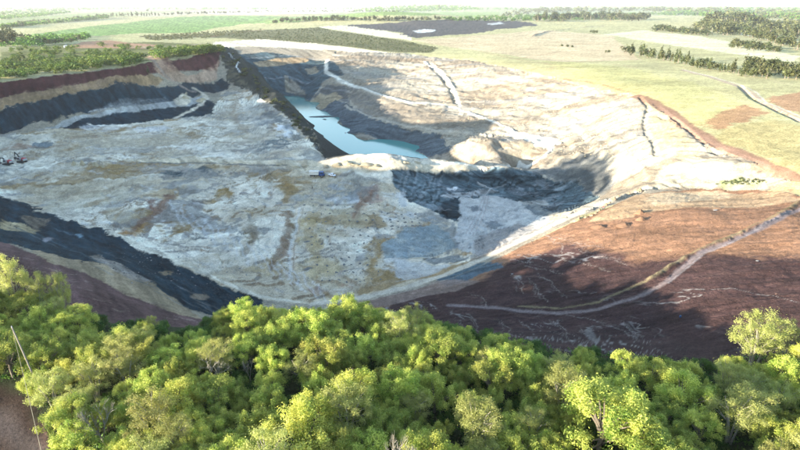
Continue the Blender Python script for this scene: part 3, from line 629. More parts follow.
pm = np.clip(pm.ravel() * 2 - 1, 0, 1)
pf = pm > 0.01
tq = bench_q(VX[pf], VY[pf], w1[pf], w2[pf])
tf = np.floor(tq); VZ2[pf] += pm[pf] * (1.25 * (tf + sm(tq - tf, .74, 1.0) - tq) + .2 * fbm(VX[pf] / 3, VY[pf] / 3, 495, 3))
bk = (cls == CI['coal_ground']) & (VX > -20) & (VY < 390)
tq = fbm(VX[bk] / 26 + .06 * w1[bk], VY[bk] / 17, 801, 3, .45) * 5; tf = np.floor(tq)
VZ2[bk] += 1.3 * (tf + sm(tq - tf, .72, 1.0) - tq) + .35 * fbm(VX[bk] / 3, VY[bk] / 3, 805, 3)
ed_ = sm(tq - tf, .70, .8) * (1 - sm(tq - tf, .96, 1.0)); colr[bk] = colr[bk] * (1 + 1.1 * fbm(VX[bk] / 14, VY[bk] / 9, 811, 5, .6))[:, None] * (1 - .5 * ed_)[:, None] + .10 * (sm(fbm(VX[bk] / 18, VY[bk] / 7, 821, 4, .6), .12, .3))[:, None]
rs = (cls == CI['red_earth_slope']) & (VX > 0)
VZ2[rs] += .13 * fbm(VX[rs] / .9, VY[rs] / .9, 497, 2) + 0.45 * np.abs(fbm((VX[rs] * .2 + VY[rs]) / 2.6, (VX[rs] - .2 * VY[rs]) / 25, 499, 3))
lk = VZ < -15.6
VZ2[lk] = VZ[lk]
# small tonal variety that belongs to the soil
rs2 = rs & (w1 > -9)
colr[rs2] *= (1 + .55 * fbm((VY[rs2] + .12 * VX[rs2] + 2 * w1[rs2]) / 1.6, VX[rs2] / 22, 531, 4, .6))[:, None]
cg = cls == CI['coal_ground']
lw = (VX < -60) & (cls != CI['pit_floor']) & (cls != 0) & (cls != CI['lake_embankment'])
al = VX[lw] * .83 + VY[lw] * .55
colr[lw] *= np.clip(1 + .75 * fbm(al / 3.5 + .4 * w1[lw], VZ[lw] / 9, 561, 4, .65), .35, 2)[:, None]
VZ2[lw] += rough[lw] * 2.2 * fbm(al / 5 + .3 * w1[lw], VZ[lw] / 25, 571, 4, .6)
colr[cg] *= (1 + .8 * fbm((VX[cg] * .55 + VY[cg] * .83) / 2.2, (VX[cg] * .83 - VY[cg] * .55) / 18, 541, 4, .65))[:, None]
gr = (cls == 0) | (cls == CI['green_field'])
colr[gr] *= (1 + .35 * fbm(VX[gr] / 45, VY[gr] / 22, 551, 5, .65))[:, None]
tone = 1 + 0.34 * fbm(VX / 2.2, VY / 2.2, 511, 4, .75) + 0.12 * fbm(VX / 30, VY / 30, 521, 3)
colr *= np.clip(tone, .5, 1.5)[:, None]
colr = np.clip(colr, 0.008, 0.78)

# ------------------------------------------------------------------ materials
def mat(name):
    m = bpy.data.materials.new(name); m.use_nodes = True
    return m, m.node_tree.nodes, m.node_tree.links, m.node_tree.nodes['Principled BSDF']
def simple(name, col, rough_=0.6, metal=0.0, var=0.12, scale=6.0, spec=0.3):
    m, N, L, b = mat(name)
    tc = N.new('ShaderNodeTexCoord'); no = N.new('ShaderNodeTexNoise'); no.inputs['Scale'].default_value = scale; no.inputs['Detail'].default_value = 4
    L.new(tc.outputs['Object'], no.inputs['Vector'])
    mr = N.new('ShaderNodeMapRange'); mr.inputs[3].default_value = 1 - var * 2; mr.inputs[4].default_value = 1 + var * 2
    L.new(no.outputs[0], mr.inputs[0])
    mx = N.new('ShaderNodeVectorMath'); mx.operation = 'SCALE'; mx.inputs[0].default_value = col
    L.new(mr.outputs[0], mx.inputs[3]); L.new(mx.outputs[0], b.inputs['Base Color'])
    b.inputs['Roughness'].default_value = rough_; b.inputs['Metallic'].default_value = metal; b.inputs['Specular IOR Level'].default_value = spec
    return m
def ground_mat(name, fine_=1.0, bump=0.5, rough_=0.95, grass=False):
    m, N, L, b = mat(name)
    at_ = N.new('ShaderNodeAttribute'); at_.attribute_name = 'albedo'
    tc = N.new('ShaderNodeTexCoord')
    n1 = N.new('ShaderNodeTexNoise'); n1.inputs['Scale'].default_value = 0.9 * fine_; n1.inputs['Detail'].default_value = 6; n1.inputs['Roughness'].default_value = .7
    n2 = N.new('ShaderNodeTexNoise'); n2.inputs['Scale'].default_value = 0.16; n2.inputs['Detail'].default_value = 5; n2.inputs['Roughness'].default_value = .65
    L.new(tc.outputs['Object'], n1.inputs['Vector']); L.new(tc.outputs['Object'], n2.inputs['Vector'])
    r1 = N.new('ShaderNodeMapRange'); r1.inputs[1].default_value = .3; r1.inputs[2].default_value = .7; r1.inputs[3].default_value = .64 if not grass else .5; r1.inputs[4].default_value = 1.32 if not grass else 1.4
    r2 = N.new('ShaderNodeMapRange'); r2.inputs[1].default_value = .3; r2.inputs[2].default_value = .7; r2.inputs[3].default_value = .84; r2.inputs[4].default_value = 1.14
    L.new(n1.outputs[0], r1.inputs[0]); L.new(n2.outputs[0], r2.inputs[0])
    mu = N.new('ShaderNodeMath'); mu.operation = 'MULTIPLY'; L.new(r1.outputs[0], mu.inputs[0]); L.new(r2.outputs[0], mu.inputs[1])
    vs = N.new('ShaderNodeVectorMath'); vs.operation = 'SCALE'; L.new(at_.outputs['Color'], vs.inputs[0]); L.new(mu.outputs[0], vs.inputs[3])
    L.new(vs.outputs[0], b.inputs['Base Color'])
    b.inputs['Roughness'].default_value = rough_; b.inputs['Specular IOR Level'].default_value = .06
    bp = N.new('ShaderNodeBump'); bp.inputs['Strength'].default_value = bump; bp.inputs['Distance'].default_value = .5
    L.new(n1.outputs[0], bp.inputs['Height']); L.new(bp.outputs[0], b.inputs['Normal'])
    return m
M_SOIL = ground_mat('soil', 1.9, .9)
M_COAL = ground_mat('coal', 2.0, 1.0, .8)
M_GRASS = ground_mat('grass', 1.2, .8, 1, True)
M_ROAD = ground_mat('packed_earth', 1.8, .4)
MATS = {'grassland': M_GRASS, 'green_field': M_GRASS, 'woodland_floor': M_GRASS, 'coal_ground': M_COAL, 'stockyard': M_COAL, 'haul_road': M_ROAD, 'dirt_track': M_ROAD}

# ------------------------------------------------------------------ terrain objects, one per kind of ground
ii, jj = np.meshgrid(np.arange(ncol - 1), np.arange(NR - 1), indexing='ij')
a0 = (ii * NR + jj).ravel()
quads = np.stack([a0, a0 + NR, a0 + NR + 1, a0 + 1], 1)
fc = cls[quads[:, 0]]
def np_mesh(name, verts, faces, material, smooth=True, attr=None):
    me = bpy.data.meshes.new(name)
    k = faces.shape[1]
    me.vertices.add(len(verts)); me.vertices.foreach_set('co', verts.astype(np.float32).ravel())
    me.loops.add(faces.size); me.loops.foreach_set('vertex_index', faces.astype(np.int32).ravel())
    me.polygons.add(len(faces)); me.polygons.foreach_set('loop_start', np.arange(0, faces.size, k, dtype=np.int32))
    me.polygons.foreach_set('use_smooth', np.full(len(faces), smooth))
    me.update(calc_edges=True)
    if attr is not None:
        for an, av in attr.items():
            if av.ndim == 2:
                a = me.attributes.new(an, 'FLOAT_COLOR', 'POINT')
                a.data.foreach_set('color', np.concatenate([av, np.ones((len(av), 1))], 1).astype(np.float32).ravel())
            else:
                a = me.attributes.new(an, 'FLOAT', 'POINT'); a.data.foreach_set('value', av.astype(np.float32))
    me.materials.append(material)
    return me
def link(name, me, parent=None, kind=None, loc=None):
    o = bpy.data.objects.new(name, me); COL.objects.link(o)
    if parent is not None: o.parent = parent
    if kind: o['kind'] = kind
    if loc is not None: o.location = loc
    return o
VERT = np.stack([VX, VY, VZ2], 1)
for n, c in CI.items():
    f = quads[fc == c]
    if len(f) == 0: continue
    used, inv = np.unique(f, return_inverse=True)
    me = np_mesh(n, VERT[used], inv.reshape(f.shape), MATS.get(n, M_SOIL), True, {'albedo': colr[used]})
    link(n, me, kind='structure')
# final ground height for standing things on
from mathutils.bvhtree import BVHTree
sub = (np.abs(VX / np.maximum(VY, 1)) < 1.6)
GRID_R = R
def gz(x, y):
    """height of the built mesh at x, y (bilinear in the fan grid)"""
    u = x / y
    c = int(np.clip(np.searchsorted(U, u) - 1, 0, ncol - 2))
    fu = (u - U[c]) / (U[c + 1] - U[c])
    zs = []
    for q in (c, c + 1):
        r = GRID_R[q]; k = int(np.clip(np.searchsorted(r, y) - 1, 0, NR - 2))
        f = (y - r[k]) / (r[k + 1] - r[k] + 1e-9); f = min(1, max(0, f))
        zs.append(VZ2[q * NR + k] * (1 - f) + VZ2[q * NR + k + 1] * f)
    return zs[0] * (1 - fu) + zs[1] * fu
#TREES
# ------------------------------------------------------------------ tagging helpers
def tag(o, label, cat, group=None, kind=None):
    o['label'] = label; o['category'] = cat
    if group: o['group'] = group
    if kind: o['kind'] = kind
    return o
def empty(name, loc, rz=0, sc_=1.0):
    o = bpy.data.objects.new(name, None); COL.objects.link(o)
    o.location = loc; o.rotation_euler = (0, 0, rz)
    o.scale = (sc_,) * 3 if not isinstance(sc_, tuple) else sc_
    o.empty_display_size = .5
    return o
def dup(root, loc, rz, sc_, label=None, cat=None, group=None):
    r = root.copy(); COL.objects.link(r); r.location = loc; r.rotation_euler = (0, 0, rz)
    r.scale = (sc_,) * 3 if not isinstance(sc_, tuple) else sc_
    if label: r['label'] = label
    if cat: r['category'] = cat
    if group: r['group'] = group
    for ch in list(root.children):
        c = ch.copy(); COL.objects.link(c); c.parent = r
        for g in list(ch.children):
            d_ = g.copy(); COL.objects.link(d_); d_.parent = c
    return r
def gp(px, py):
    x, y = at(px, py); return (x, y, gz(x, y))

ORD = ['','first','second','third','fourth','fifth','sixth','seventh','eighth','ninth','tenth','eleventh','twelfth','thirteenth','fourteenth','fifteenth','sixteenth','seventeenth','eighteenth','nineteenth']
TENS = {2: 'twenty', 3: 'thirty', 4: 'forty', 5: 'fifty', 6: 'sixty', 7: 'seventy', 8: 'eighty', 9: 'ninety'}
TENO = {2: 'twentieth', 3: 'thirtieth', 4: 'fortieth', 5: 'fiftieth', 6: 'sixtieth', 7: 'seventieth', 8: 'eightieth', 9: 'ninetieth'}
def nth(i):
    if i > 99: return 'hundred-and-' + nth(i - 100) if i > 100 else 'hundredth'
    if i < 20: return ORD[i]
    return TENO[i // 10] if i % 10 == 0 else TENS[i // 10] + '-' + ORD[i % 10]
class MB:
    def __init__(s): s.v = []; s.f = []
    def box(s, c, size, rot=None, taper=1.0):
        x, y, z = [q / 2 for q in size]
        q = [(-x,-y,-z),(x,-y,-z),(x,y,-z),(-x,y,-z),(-x*taper,-y*taper,z),(x*taper,-y*taper,z),(x*taper,y*taper,z),(-x*taper,y*taper,z)]
        b = len(s.v)
        for p in q:
            p = Vector(p)
            if rot is not None: p = rot @ p
            s.v.append(tuple(p + Vector(c)))
        s.f += [tuple(b + i for i in f) for f in ((0,3,2,1),(4,5,6,7),(0,1,5,4),(1,2,6,5),(2,3,7,6),(3,0,4,7))]
        return s
    def tube(s, path, rad, sides=6, cap=True):
        path = [Vector(p) for p in path]; b0 = len(s.v); n = len(path)
        for i, p in enumerate(path):
            t = (path[min(i + 1, n - 1)] - path[max(i - 1, 0)]).normalized()
            a = t.orthogonal().normalized(); c = t.cross(a)
            for k in range(sides):
                an = 2 * math.pi * k / sides
                s.v.append(tuple(p + (a * math.cos(an) + c * math.sin(an)) * rad[i]))
        for i in range(n - 1):
            for k in range(sides):
                k2 = (k + 1) % sides
                s.f.append((b0 + i * sides + k, b0 + i * sides + k2, b0 + (i + 1) * sides + k2, b0 + (i + 1) * sides + k))
        if cap:
            s.f.append(tuple(b0 + k for k in reversed(range(sides)))); s.f.append(tuple(b0 + (n - 1) * sides + k for k in range(sides)))
        return s
    def prism(s, prof, y0, y1):
        """profile in x,z, extruded along y"""
        b = len(s.v); n = len(prof)
        for y in (y0, y1):
            for (x, z) in prof: s.v.append((x, y, z))
        s.f.append(tuple(b + i for i in range(n))); s.f.append(tuple(b + n + i for i in reversed(range(n))))
        for i in range(n):
            j = (i + 1) % n
            s.f.append((b + j, b + i, b + n + i, b + n + j))
        return s
    def mesh(s, name, m, smooth=False, bevel=0):
        me = bpy.data.meshes.new(name); me.from_pydata(s.v, [], s.f)
        bm = bmesh.new(); bm.from_mesh(me)
        bmesh.ops.recalc_face_normals(bm, faces=bm.faces)
        if bevel: bmesh.ops.bevel(bm, geom=list(bm.edges), offset=bevel, segments=1, affect='EDGES')
        bm.to_mesh(me); bm.free()
        if smooth: me.polygons.foreach_set('use_smooth', [True] * len(me.polygons))
        me.materials.append(m)
        return me

# ------------------------------------------------------------------ water
m, N, L, b = mat('lake_water')
b.inputs['Base Color'].default_value = (0.075, 0.25, 0.22, 1); b.inputs['Roughness'].default_value = .1; b.inputs['IOR'].default_value = 1.33; b.inputs['Specular IOR Level'].default_value = .6
tc = N.new('ShaderNodeTexCoord'); no = N.new('ShaderNodeTexNoise'); no.inputs['Scale'].default_value = .5; no.inputs['Detail'].default_value = 3
L.new(tc.outputs['Object'], no.inputs['Vector']); bp = N.new('ShaderNodeBump'); bp.inputs['Strength'].default_value = .09; bp.inputs['Distance'].default_value = .2
L.new(no.outputs[0], bp.inputs['Height']); L.new(bp.outputs[0], b.inputs['Normal'])
WZ = -15.6
mb = MB(); mb.v = [(-175,425,WZ),(60,425,WZ),(60,560,WZ),(-60,700,WZ),(-130,780,WZ),(-185,780,WZ)]; mb.f = [(0,1,2,3,4,5)]
link('pit_lake', mb.mesh('pit_lake', m), kind='structure')

# ------------------------------------------------------------------ foliage
def leaf_mat(name, c_lo, c_hi, trans=.35, hue=.014):
    m, N, L, b = mat(name)
    a = N.new('ShaderNodeAttribute'); a.attribute_name = 'tone'
    oi = N.new('ShaderNodeObjectInfo')
    mx = N.new('ShaderNodeMix'); mx.data_type = 'RGBA'; mx.inputs[6].default_value = c_lo + (1,); mx.inputs[7].default_value = c_hi + (1,)
    L.new(a.outputs['Fac'], mx.inputs[0])
    hs = N.new('ShaderNodeHueSaturation')
    mr = N.new('ShaderNodeMapRange'); mr.inputs[3].default_value = .5 - hue; mr.inputs[4].default_value = .5 + hue
    L.new(oi.outputs['Random'], mr.inputs[0]); L.new(mr.outputs[0], hs.inputs['Hue'])
    wn = N.new('ShaderNodeMath'); wn.operation = 'MULTIPLY'; wn.inputs[1].default_value = 7.31
    fr = N.new('ShaderNodeMath'); fr.operation = 'FRACT'
    L.new(oi.outputs['Random'], wn.inputs[0]); L.new(wn.outputs[0], fr.inputs[0])
    mv = N.new('ShaderNodeMapRange'); mv.inputs[3].default_value = .72; mv.inputs[4].default_value = 1.2
    L.new(fr.outputs[0], mv.inputs[0]); L.new(mv.outputs[0], hs.inputs['Value'])
    L.new(mx.outputs[2], hs.inputs['Color']); L.new(hs.outputs[0], b.inputs['Base Color'])
    b.inputs['Roughness'].default_value = .55; b.inputs['Specular IOR Level'].default_value = .25
    tr = N.new('ShaderNodeBsdfTranslucent'); L.new(hs.outputs[0], tr.inputs[0])
    ms = N.new('ShaderNodeMixShader'); ms.inputs[0].default_value = trans
    L.new(b.outputs[0], ms.inputs[1]); L.new(tr.outputs[0], ms.inputs[2])
    L.new(ms.outputs[0], N['Material Output'].inputs[0])
    return m
LEAF = leaf_mat('leaf_green', (0.17, 0.26, 0.036), (0.60, 0.60, 0.13), .45)
LEAFP = leaf_mat('leaf_pale', (0.24, 0.27, 0.06), (0.43, 0.43, 0.14), .45, .012)
LEAFD = leaf_mat('leaf_dark', (0.04, 0.10, 0.02), (0.14, 0.24, 0.04), .45, .012)
LEAFF = leaf_mat('leaf_far', (0.045, 0.06, 0.022), (0.10, 0.105, 0.04), .25, .02)
BARK = simple('bark', (0.16, 0.13, 0.10), .9, 0, .25, 3)
BARKP = simple('pale_bark', (0.24, 0.215, 0.17), .9, 0, .2, 3)
def leaves(clumps, per, size, rng, up=.15, fill=.45):
    V = []; T = []
    for (c, r, tn) in clumps:
        n = int(per * (0.6 + 0.8 * rng.random()))
        dr = rng.normal(size=(n, 3)); dr /= np.linalg.norm(dr, axis=1)[:, None]
        rad = (1 - fill * rng.random(n) ** 1.6)[:, None]
        rr = np.array(r) if np.ndim(r) else np.array([r, r, r])
        lump = 1 + .38 * np.sin(dr[:, :1] * 7 + c[0] * 3) * np.cos(dr[:, 1:2] * 7 + c[1] * 3) + .22 * rng.normal(size=(n, 1))
        p = np.array(c) + dr * rr * rad * lump
        nm = dr * .75 + rng.normal(size=(n, 3)) * .5 + np.array([0, 0, up]); nm /= np.linalg.norm(nm, axis=1)[:, None]
        a = np.cross(nm, rng.normal(size=(n, 3))); a /= np.linalg.norm(a, axis=1)[:, None]
        bb = np.cross(nm, a)
        s = size * (0.6 + .8 * rng.random(n))[:, None]
        V.append(np.stack([p - a * s, p - bb * s * .45, p + a * s, p + bb * s * .45], 1).reshape(-1, 3))
        t = np.clip(tn + .22 * rng.normal(size=n), 0, 1)
        T.append(np.repeat(t, 4))
    V = np.concatenate(V); T = np.concatenate(T)
    return V, np.arange(len(V)).reshape(-1, 4), T
def crown_mesh(name, clumps, per, size, rng, material, **k):
    V, Fq, T = leaves(clumps, per, size, rng, **k)
    return np_mesh(name, V, Fq, material, False, {'tone': T})
def tree_proto(kind, seed):
    """returns trunk mesh, crown mesh, height; unit: metres"""
    rng = np.random.default_rng(seed)
    mb = MB(); cl = []
    if kind == 'broad':
        h = 8.0; R_ = 3.4
        n = 66
        mb.tube([(0,0,-1.5),(0.1,0.1,2),(0.0,.2,4)], [.22,.18,.14])
        for i in range(n):
            a = rng.random() * 6.283; q = math.sqrt(rng.random()); z = 3.2 + 4.4 * rng.random()
            env = math.sqrt(max(.05, 1 - ((z - 4.6) / 3.9) ** 2))
            c = (R_ * q * env * math.cos(a), R_ * q * env * math.sin(a), z)
            cl.append((c, (.36 + .38 * rng.random(), .36 + .38 * rng.random(), .45 + .5 * rng.random()), .05 + .9 * rng.random()))
            if i % 3 == 0: mb.tube([(0,.1,2 + rng.random() * 1.6), (c[0]*.5, c[1]*.5, c[2]*.75), c], [.09,.06,.03], 4, False)
        return mb.mesh('trunk', BARK), crown_mesh('crown', cl, 330, .092, rng, LEAF), h
    if kind == 'spiky':
        h = 7.5; n = 50
        mb.tube([(0,0,-1.5),(0,.1,2),(0,.1,3.6)], [.2,.16,.12])
        for i in range(n):
            a = rng.random() * 6.283; q = rng.random() ** .6 * 2.7; z = 2.6 + 3.9 * rng.random() * (1 - q / 5)
            c = (q * math.cos(a), q * math.sin(a), z + .5)
            cl.append((c, (.34 + .22 * rng.random(), .34 + .22 * rng.random(), .7 + .45 * rng.random()), .25 + .7 * rng.random()))
            if i % 2 == 0: mb.tube([(0,.1,2), (c[0]*.6, c[1]*.6, c[2]*.7), c], [.08,.05,.025], 4, False)
        return mb.mesh('trunk', BARK), crown_mesh('crown', cl, 360, .085, rng, LEAF), h
    if kind == 'feathery':
        h = 10.0; n = 62
        for s_ in range(4):
            a = s_ * 1.6 + rng.random(); x, y = 1.4 * math.cos(a), 1.4 * math.sin(a)
            mb.tube([(0.1*x,.1*y,-1.5),(x*.4,y*.4,3),(x*.8,y*.8,6),(x*1.3,y*1.3,8.3)], [.17,.13,.09,.04], 5)
        for i in range(n):
            a = rng.random() * 6.283; z = 3.5 + 6.0 * rng.random() ** .8; q = (1.1 + 2.2 * math.sin((z - 2.5) / 8 * 3.14) ** .7) * math.sqrt(rng.random())
            c = (q * math.cos(a), q * math.sin(a), z)
            cl.append((c, .5 + .45 * rng.random(), .3 + .6 * rng.random()))
            if i % 2 == 0: mb.tube([(c[0]*.35, c[1]*.35, z - 1.8), c], [.06,.02], 4, False)
        return mb.mesh('trunk', BARKP), crown_mesh('crown', cl, 270, .085, rng, LEAFP, fill=.8), h
    if kind == 'shrub':
        h = 3.6; n = 16
        mb.tube([(0,0,-1),(0,.05,1.2)], [.09,.06])
        for i in range(n):
            a = rng.random() * 6.283; q = math.sqrt(rng.random()) * 1.9; z = .6 + 2.4 * rng.random() * (1 - q / 4)
            c = (q * math.cos(a), q * math.sin(a), z); cl.append((c, .55 + .4 * rng.random(), .1 + .8 * rng.random()))
            if i % 3 == 0: mb.tube([(0,0,.5), c], [.05,.02], 4, False)
        return mb.mesh('trunk', BARK), crown_mesh('crown', cl, 220, .13, rng, LEAFD), h
def bare_proto(seed, h=7.5, lean=.5):
    rng = random.Random(seed); mb = MB(); tw = MB()
    def grow(p, dr, L_, r, lv):
        e = p + dr * L_; m_ = p + dr * L_ * .5 + Vector((rng.uniform(-1,1), rng.uniform(-1,1), rng.uniform(-.3,.3))) * L_ * .08
        (mb if lv < 3 else tw).tube([p, m_, e], [r, r * .82, r * .62], 5 if lv < 2 else 3, False)
        if lv >= 5: return
        for k in range(rng.choice((2, 3, 3)) if lv else 4):
            d2 = (dr + Vector((rng.uniform(-1,1), rng.uniform(-1,1), rng.uniform(-.25,.7))) * (.75 if lv else .6)).normalized()
            grow(p + dr * L_ * rng.uniform(.6, 1), d2, L_ * rng.uniform(.55, .8), r * .58, lv + 1)
    grow(Vector((0,0,-1)), Vector((.1,0,1)), h * .34, .17, 0)
    return mb.mesh('trunk', BARKP), tw.mesh('twigs', BARKP)

PROTO = {}
for kd, cnt in (('broad', 4), ('spiky', 4), ('feathery', 2), ('shrub', 3)):
    PROTO[kd] = [tree_proto(kd, 100 * len(PROTO) + i + 3) for i in range(cnt)]
HT = {k: v[0][2] for k, v in PROTO.items()}
def plant(kind, var, loc, rz, s, label, cat='tree', group=None, name=None):
    tm, cm, h = PROTO[kind][var % len(PROTO[kind])]
    r = empty(name or {'feathery': 'pale_tree', 'shrub': 'dark_shrub'}.get(kind, 'leafy_tree'), loc, rz, s)
    link('trunk', tm, r); link('crown', cm, r)
    tag(r, label, cat, group)
    return r
# silhouette of the wood in the photo: the crowns stay below this line
SIL = [(-60,262),(0,272),(10,292),(60,284),(72,302),(100,318),(128,316),(150,318),(180,328),(200,320),(228,303),(255,300),(280,306),(310,309),(345,301),(372,304),(395,313),(420,309),(440,321),(470,326),(505,331),(530,334),(560,347),(585,341),(620,350),(650,350),(680,358),(700,356),(735,352),(760,350),(800,345),(900,345)]
def sil(x): return np.interp(x, [p[0] for p in SIL], [p[1] for p in SIL])
TRACK = [(-60,372),(0,384),(30,398),(52,422),(70,452),(70,520),(-60,520)]
def in_track(px, py):
    ins = False
    for (x0, y0), (x1, y1) in zip(TRACK, TRACK[1:] + TRACK[:1]):
        if (y0 > py) != (y1 > py) and px < (x1 - x0) * (py - y0) / (y1 - y0) + x0: ins = not ins
    return ins
placed = []
def try_tree(x, y, kind, s, mind, slack=0.0):
    z = gz(x, y); h = HT[kind] * s
    tx, ty, dep = project(x, y, z + h)
    bx, by, _ = project(x, y, z)
    if tx < -70 or tx > 870 or ty > 500: return None
    lx, _, _ = project(x - 2 * s, y, z + h); rx, _, _ = project(x + 2 * s, y, z + h)
    lim = max(sil(lx), sil(tx), sil(rx)) if kind != 'shrub' else sil(tx)
    if ty < lim - slack: return None
    if in_track(bx, by) or in_track(bx + 6, by - 4) or in_track(bx - 5, by): return None
    for (qx, qy, qr) in placed:
        if (qx - x) ** 2 + (qy - y) ** 2 < (mind * .5 + qr * .5) ** 2: return None
    placed.append((x, y, mind))
    return (x, y, z - .1), tx, ty
SPECIALS = []
# singled-out trees first
def special(px, py, depth, kind, var, s, rz, label, group=None, short=None):
    """crown top at the pixel, trunk on the ground below"""
    x, y, z = P(px, py, T=depth)
    g = gz(x, y); sc_ = (z - g) / HT[kind]
    placed.append((x, y, 4.5 * sc_))
    if short: SPECIALS.append((px, py, short))
    return plant(kind, var, (x, y, g - .1), rz, (sc_ * s, sc_ * s, sc_), label, 'tree', group)
special(768, 314, 108, 'feathery', 0, 1.15, .4, 'tall pale feathery tree rising at the right edge against the dark red slope', short='tall pale tree at right edge')
special(795, 322, 112, 'feathery', 1, 1.1, 2.0, 'pale bushy tree cut by the right edge beside the tall pale feathery tree')
special(30, 274, 126, 'feathery', 1, .8, 1.0, 'pale yellow feathery tree with visible stems at the far left, against the coal bank', short='pale yellow feathery tree at far left')
special(54, 272, 128, 'feathery', 0, .55, 4.0, 'slim pale tree with bare lower stems right of the yellow feathery tree')
special(2, 256, 124, 'feathery', 1, .7, 3.3, 'tall pale tree cut by the left edge, the highest of the wood')
special(150, 316, 122, 'feathery', 0, .9, 5.0, 'pale rounded tree on the far wood edge, left of the coal bank end', short='pale rounded tree on the far edge')
special(244, 301, 128, 'broad', 0, 1.25, 0.5, 'broad yellow-green tree on the far wood edge where the coal bank ends', short='broad tree below the coal bank end')
special(346, 299, 126, 'broad', 2, 1.2, 1.5, 'bright broad tree on the far wood edge below the pit floor channel', short='bright broad tree below the floor channel')
special(416, 306, 126, 'feathery', 1, 1.0, 2.5, 'pale round-topped tree on the far wood edge below the rim track', short='pale round-topped tree below the rim track')
special(215, 342, 104, 'feathery', 0, 1.3, 0.2, 'wide pale olive tree in the left of the wood, beside the bare grey tree', short='wide olive tree beside the bare grey tree')
special(120, 352, 100, 'feathery', 1, 1.2, 2.2, 'pale spreading tree behind the dirt track in the left part of the wood', short='pale spreading tree behind the dirt track')
special(690, 372, 96, 'spiky', 1, 1.35, 1.0, 'broad bright tree in the right of the wood, below the winding track', short='broad bright tree in right wood')
special(510, 352, 104, 'broad', 3, 1.3, 2.0, 'large round yellow-green tree right of the wood centre with a lumpy crown', short='large lumpy tree right of centre')
special(610, 392, 84, 'broad', 1, 1.3, 3.0, 'large leafy tree low in the right half of the wood', short='large leafy tree low right')
special(300, 398, 84, 'spiky', 2, 1.35, 3.6, 'large pale green tree low in the wood left of centre', short='large pale green tree low left')
bare_tm = [bare_proto(5), bare_proto(9), bare_proto(14)]
def bare(px, py, T, v, s, label, short):
    SPECIALS.append((px, py, short))
    x, y, z = P(px, py, T=T); g = gz(x, y)
    k = (z - g) / 7.0
    placed.append((x, y, 3.2))
    r = empty('bare_tree', (x, y, g - .1), v * 1.7, (k * s, k * s, k)); link('trunk', bare_tm[v][0], r); link('twigs', bare_tm[v][1], r)
    tag(r, label, 'tree')
bare(203, 342, 101, 0, 1.0, 'leafless grey tree with spreading branches in the left part of the wood', 'leafless grey spreading tree')
bare(351, 358, 100, 1, .55, 'small leafless brown-grey tree near the middle of the wood', 'small leafless brown-grey tree at mid wood')
bare(247, 350, 103, 2, .5, 'small leafless grey tree between green crowns left of the wood centre', 'small leafless tree left of centre')
bare(404, 412, 72, 1, .7, 'leafless white-branched sapling at the bottom edge near the middle', 'white leafless sapling at bottom middle')
bare(92, 392, 86, 2, .8, 'pale leafless twiggy bush beside the dirt track at bottom left', 'pale twiggy bush at bottom left')
rr = random.Random(21)
cands = []
for k in range(9000):
    y = rr.uniform(34, 138); x = rr.uniform(-1.0, 1.0) * (y * .92 + 34)
    cands.append((x, y))
def region_words(tx, ty):
    col_ = 'left part' if tx < 266 else ('middle' if tx < 533 else 'right part')
    row = 'at the front along the bottom edge' if ty > 400 else ('in the middle depth' if ty > 352 else 'on its far edge facing the pit')
    return col_, row
nt_ = 0
WOODTREES = []
for i, (x, y) in enumerate(cands):
    pas = i / len(cands)
    u_ = rr.random()
    if pas < .62:
        kind = 'broad' if u_ < .5 else ('spiky' if u_ < .88 else 'feathery'); s = rr.uniform(.72, 1.2); md = 4.3 * s
    else:
        kind = 'spiky' if u_ < .5 else 'broad'; s = rr.uniform(.42, .7); md = 3.0 * s
    r = try_tree(x, y, kind, s, md)
    if not r: continue
    loc, tx, ty = r
    c_, w_ = region_words(tx, ty)
    look = {'broad': 'round leafy tree', 'spiky': 'tree with upright shoots', 'feathery': 'pale feathery tree'}[kind]
    WOODTREES.append((plant(kind, rr.randrange(8), loc, rr.uniform(0, 6.28), (s * rr.uniform(1.1, 1.4), s * rr.uniform(1.1, 1.4), s), look, 'tree', 'leafy trees of the wood'), tx, ty, look))
    nt_ += 1
    if nt_ > 285: break
ns_ = 0
for k in range(6000):
    y = rr.uniform(34, 145); x = rr.uniform(-1.0, 1.0) * (y * .92 + 34)
    s = rr.uniform(.6, 1.25)
    r = try_tree(x, y, 'shrub', s, .9 * s, 2)
    if not r: continue
    loc, tx, ty = r; c_, w_ = region_words(tx, ty)
    WOODTREES.append((plant('shrub', rr.randrange(5), loc, rr.uniform(0, 6.28), s, 'shrub', 'shrub', 'dark shrubs of the wood'), tx, ty, 'low dark shrub'))
    ns_ += 1
    if ns_ > 290: break
LAND = []
for px, py, nm in SPECIALS: LAND.append((px, py, nm))
buckets = {}
for o, tx, ty, look in WOODTREES:
    px, py, nm = min(LAND, key=lambda q: (q[0] - tx) ** 2 + 1.5 * (q[1] - ty) ** 2)
    dx, dy = tx - px, ty - py
    dr_ = ('left of' if dx < 0 else 'right of') if abs(dx) > abs(dy) * 1.3 else ('in front of' if dy > 0 else 'behind')
    buckets.setdefault((look, dr_, nm), []).append((dx * dx + dy * dy, o))
for (look, dr_, nm), L_ in buckets.items():
    L_.sort(key=lambda q: q[0])
    for i, (_, o) in enumerate(L_):
        o['label'] = '%s%s %s the %s' % ('nearest ' if i == 0 and len(L_) > 1 else (nth(i + 1) + '-nearest ' if i else ''), look, dr_, nm)
print('forest', nt_, ns_)
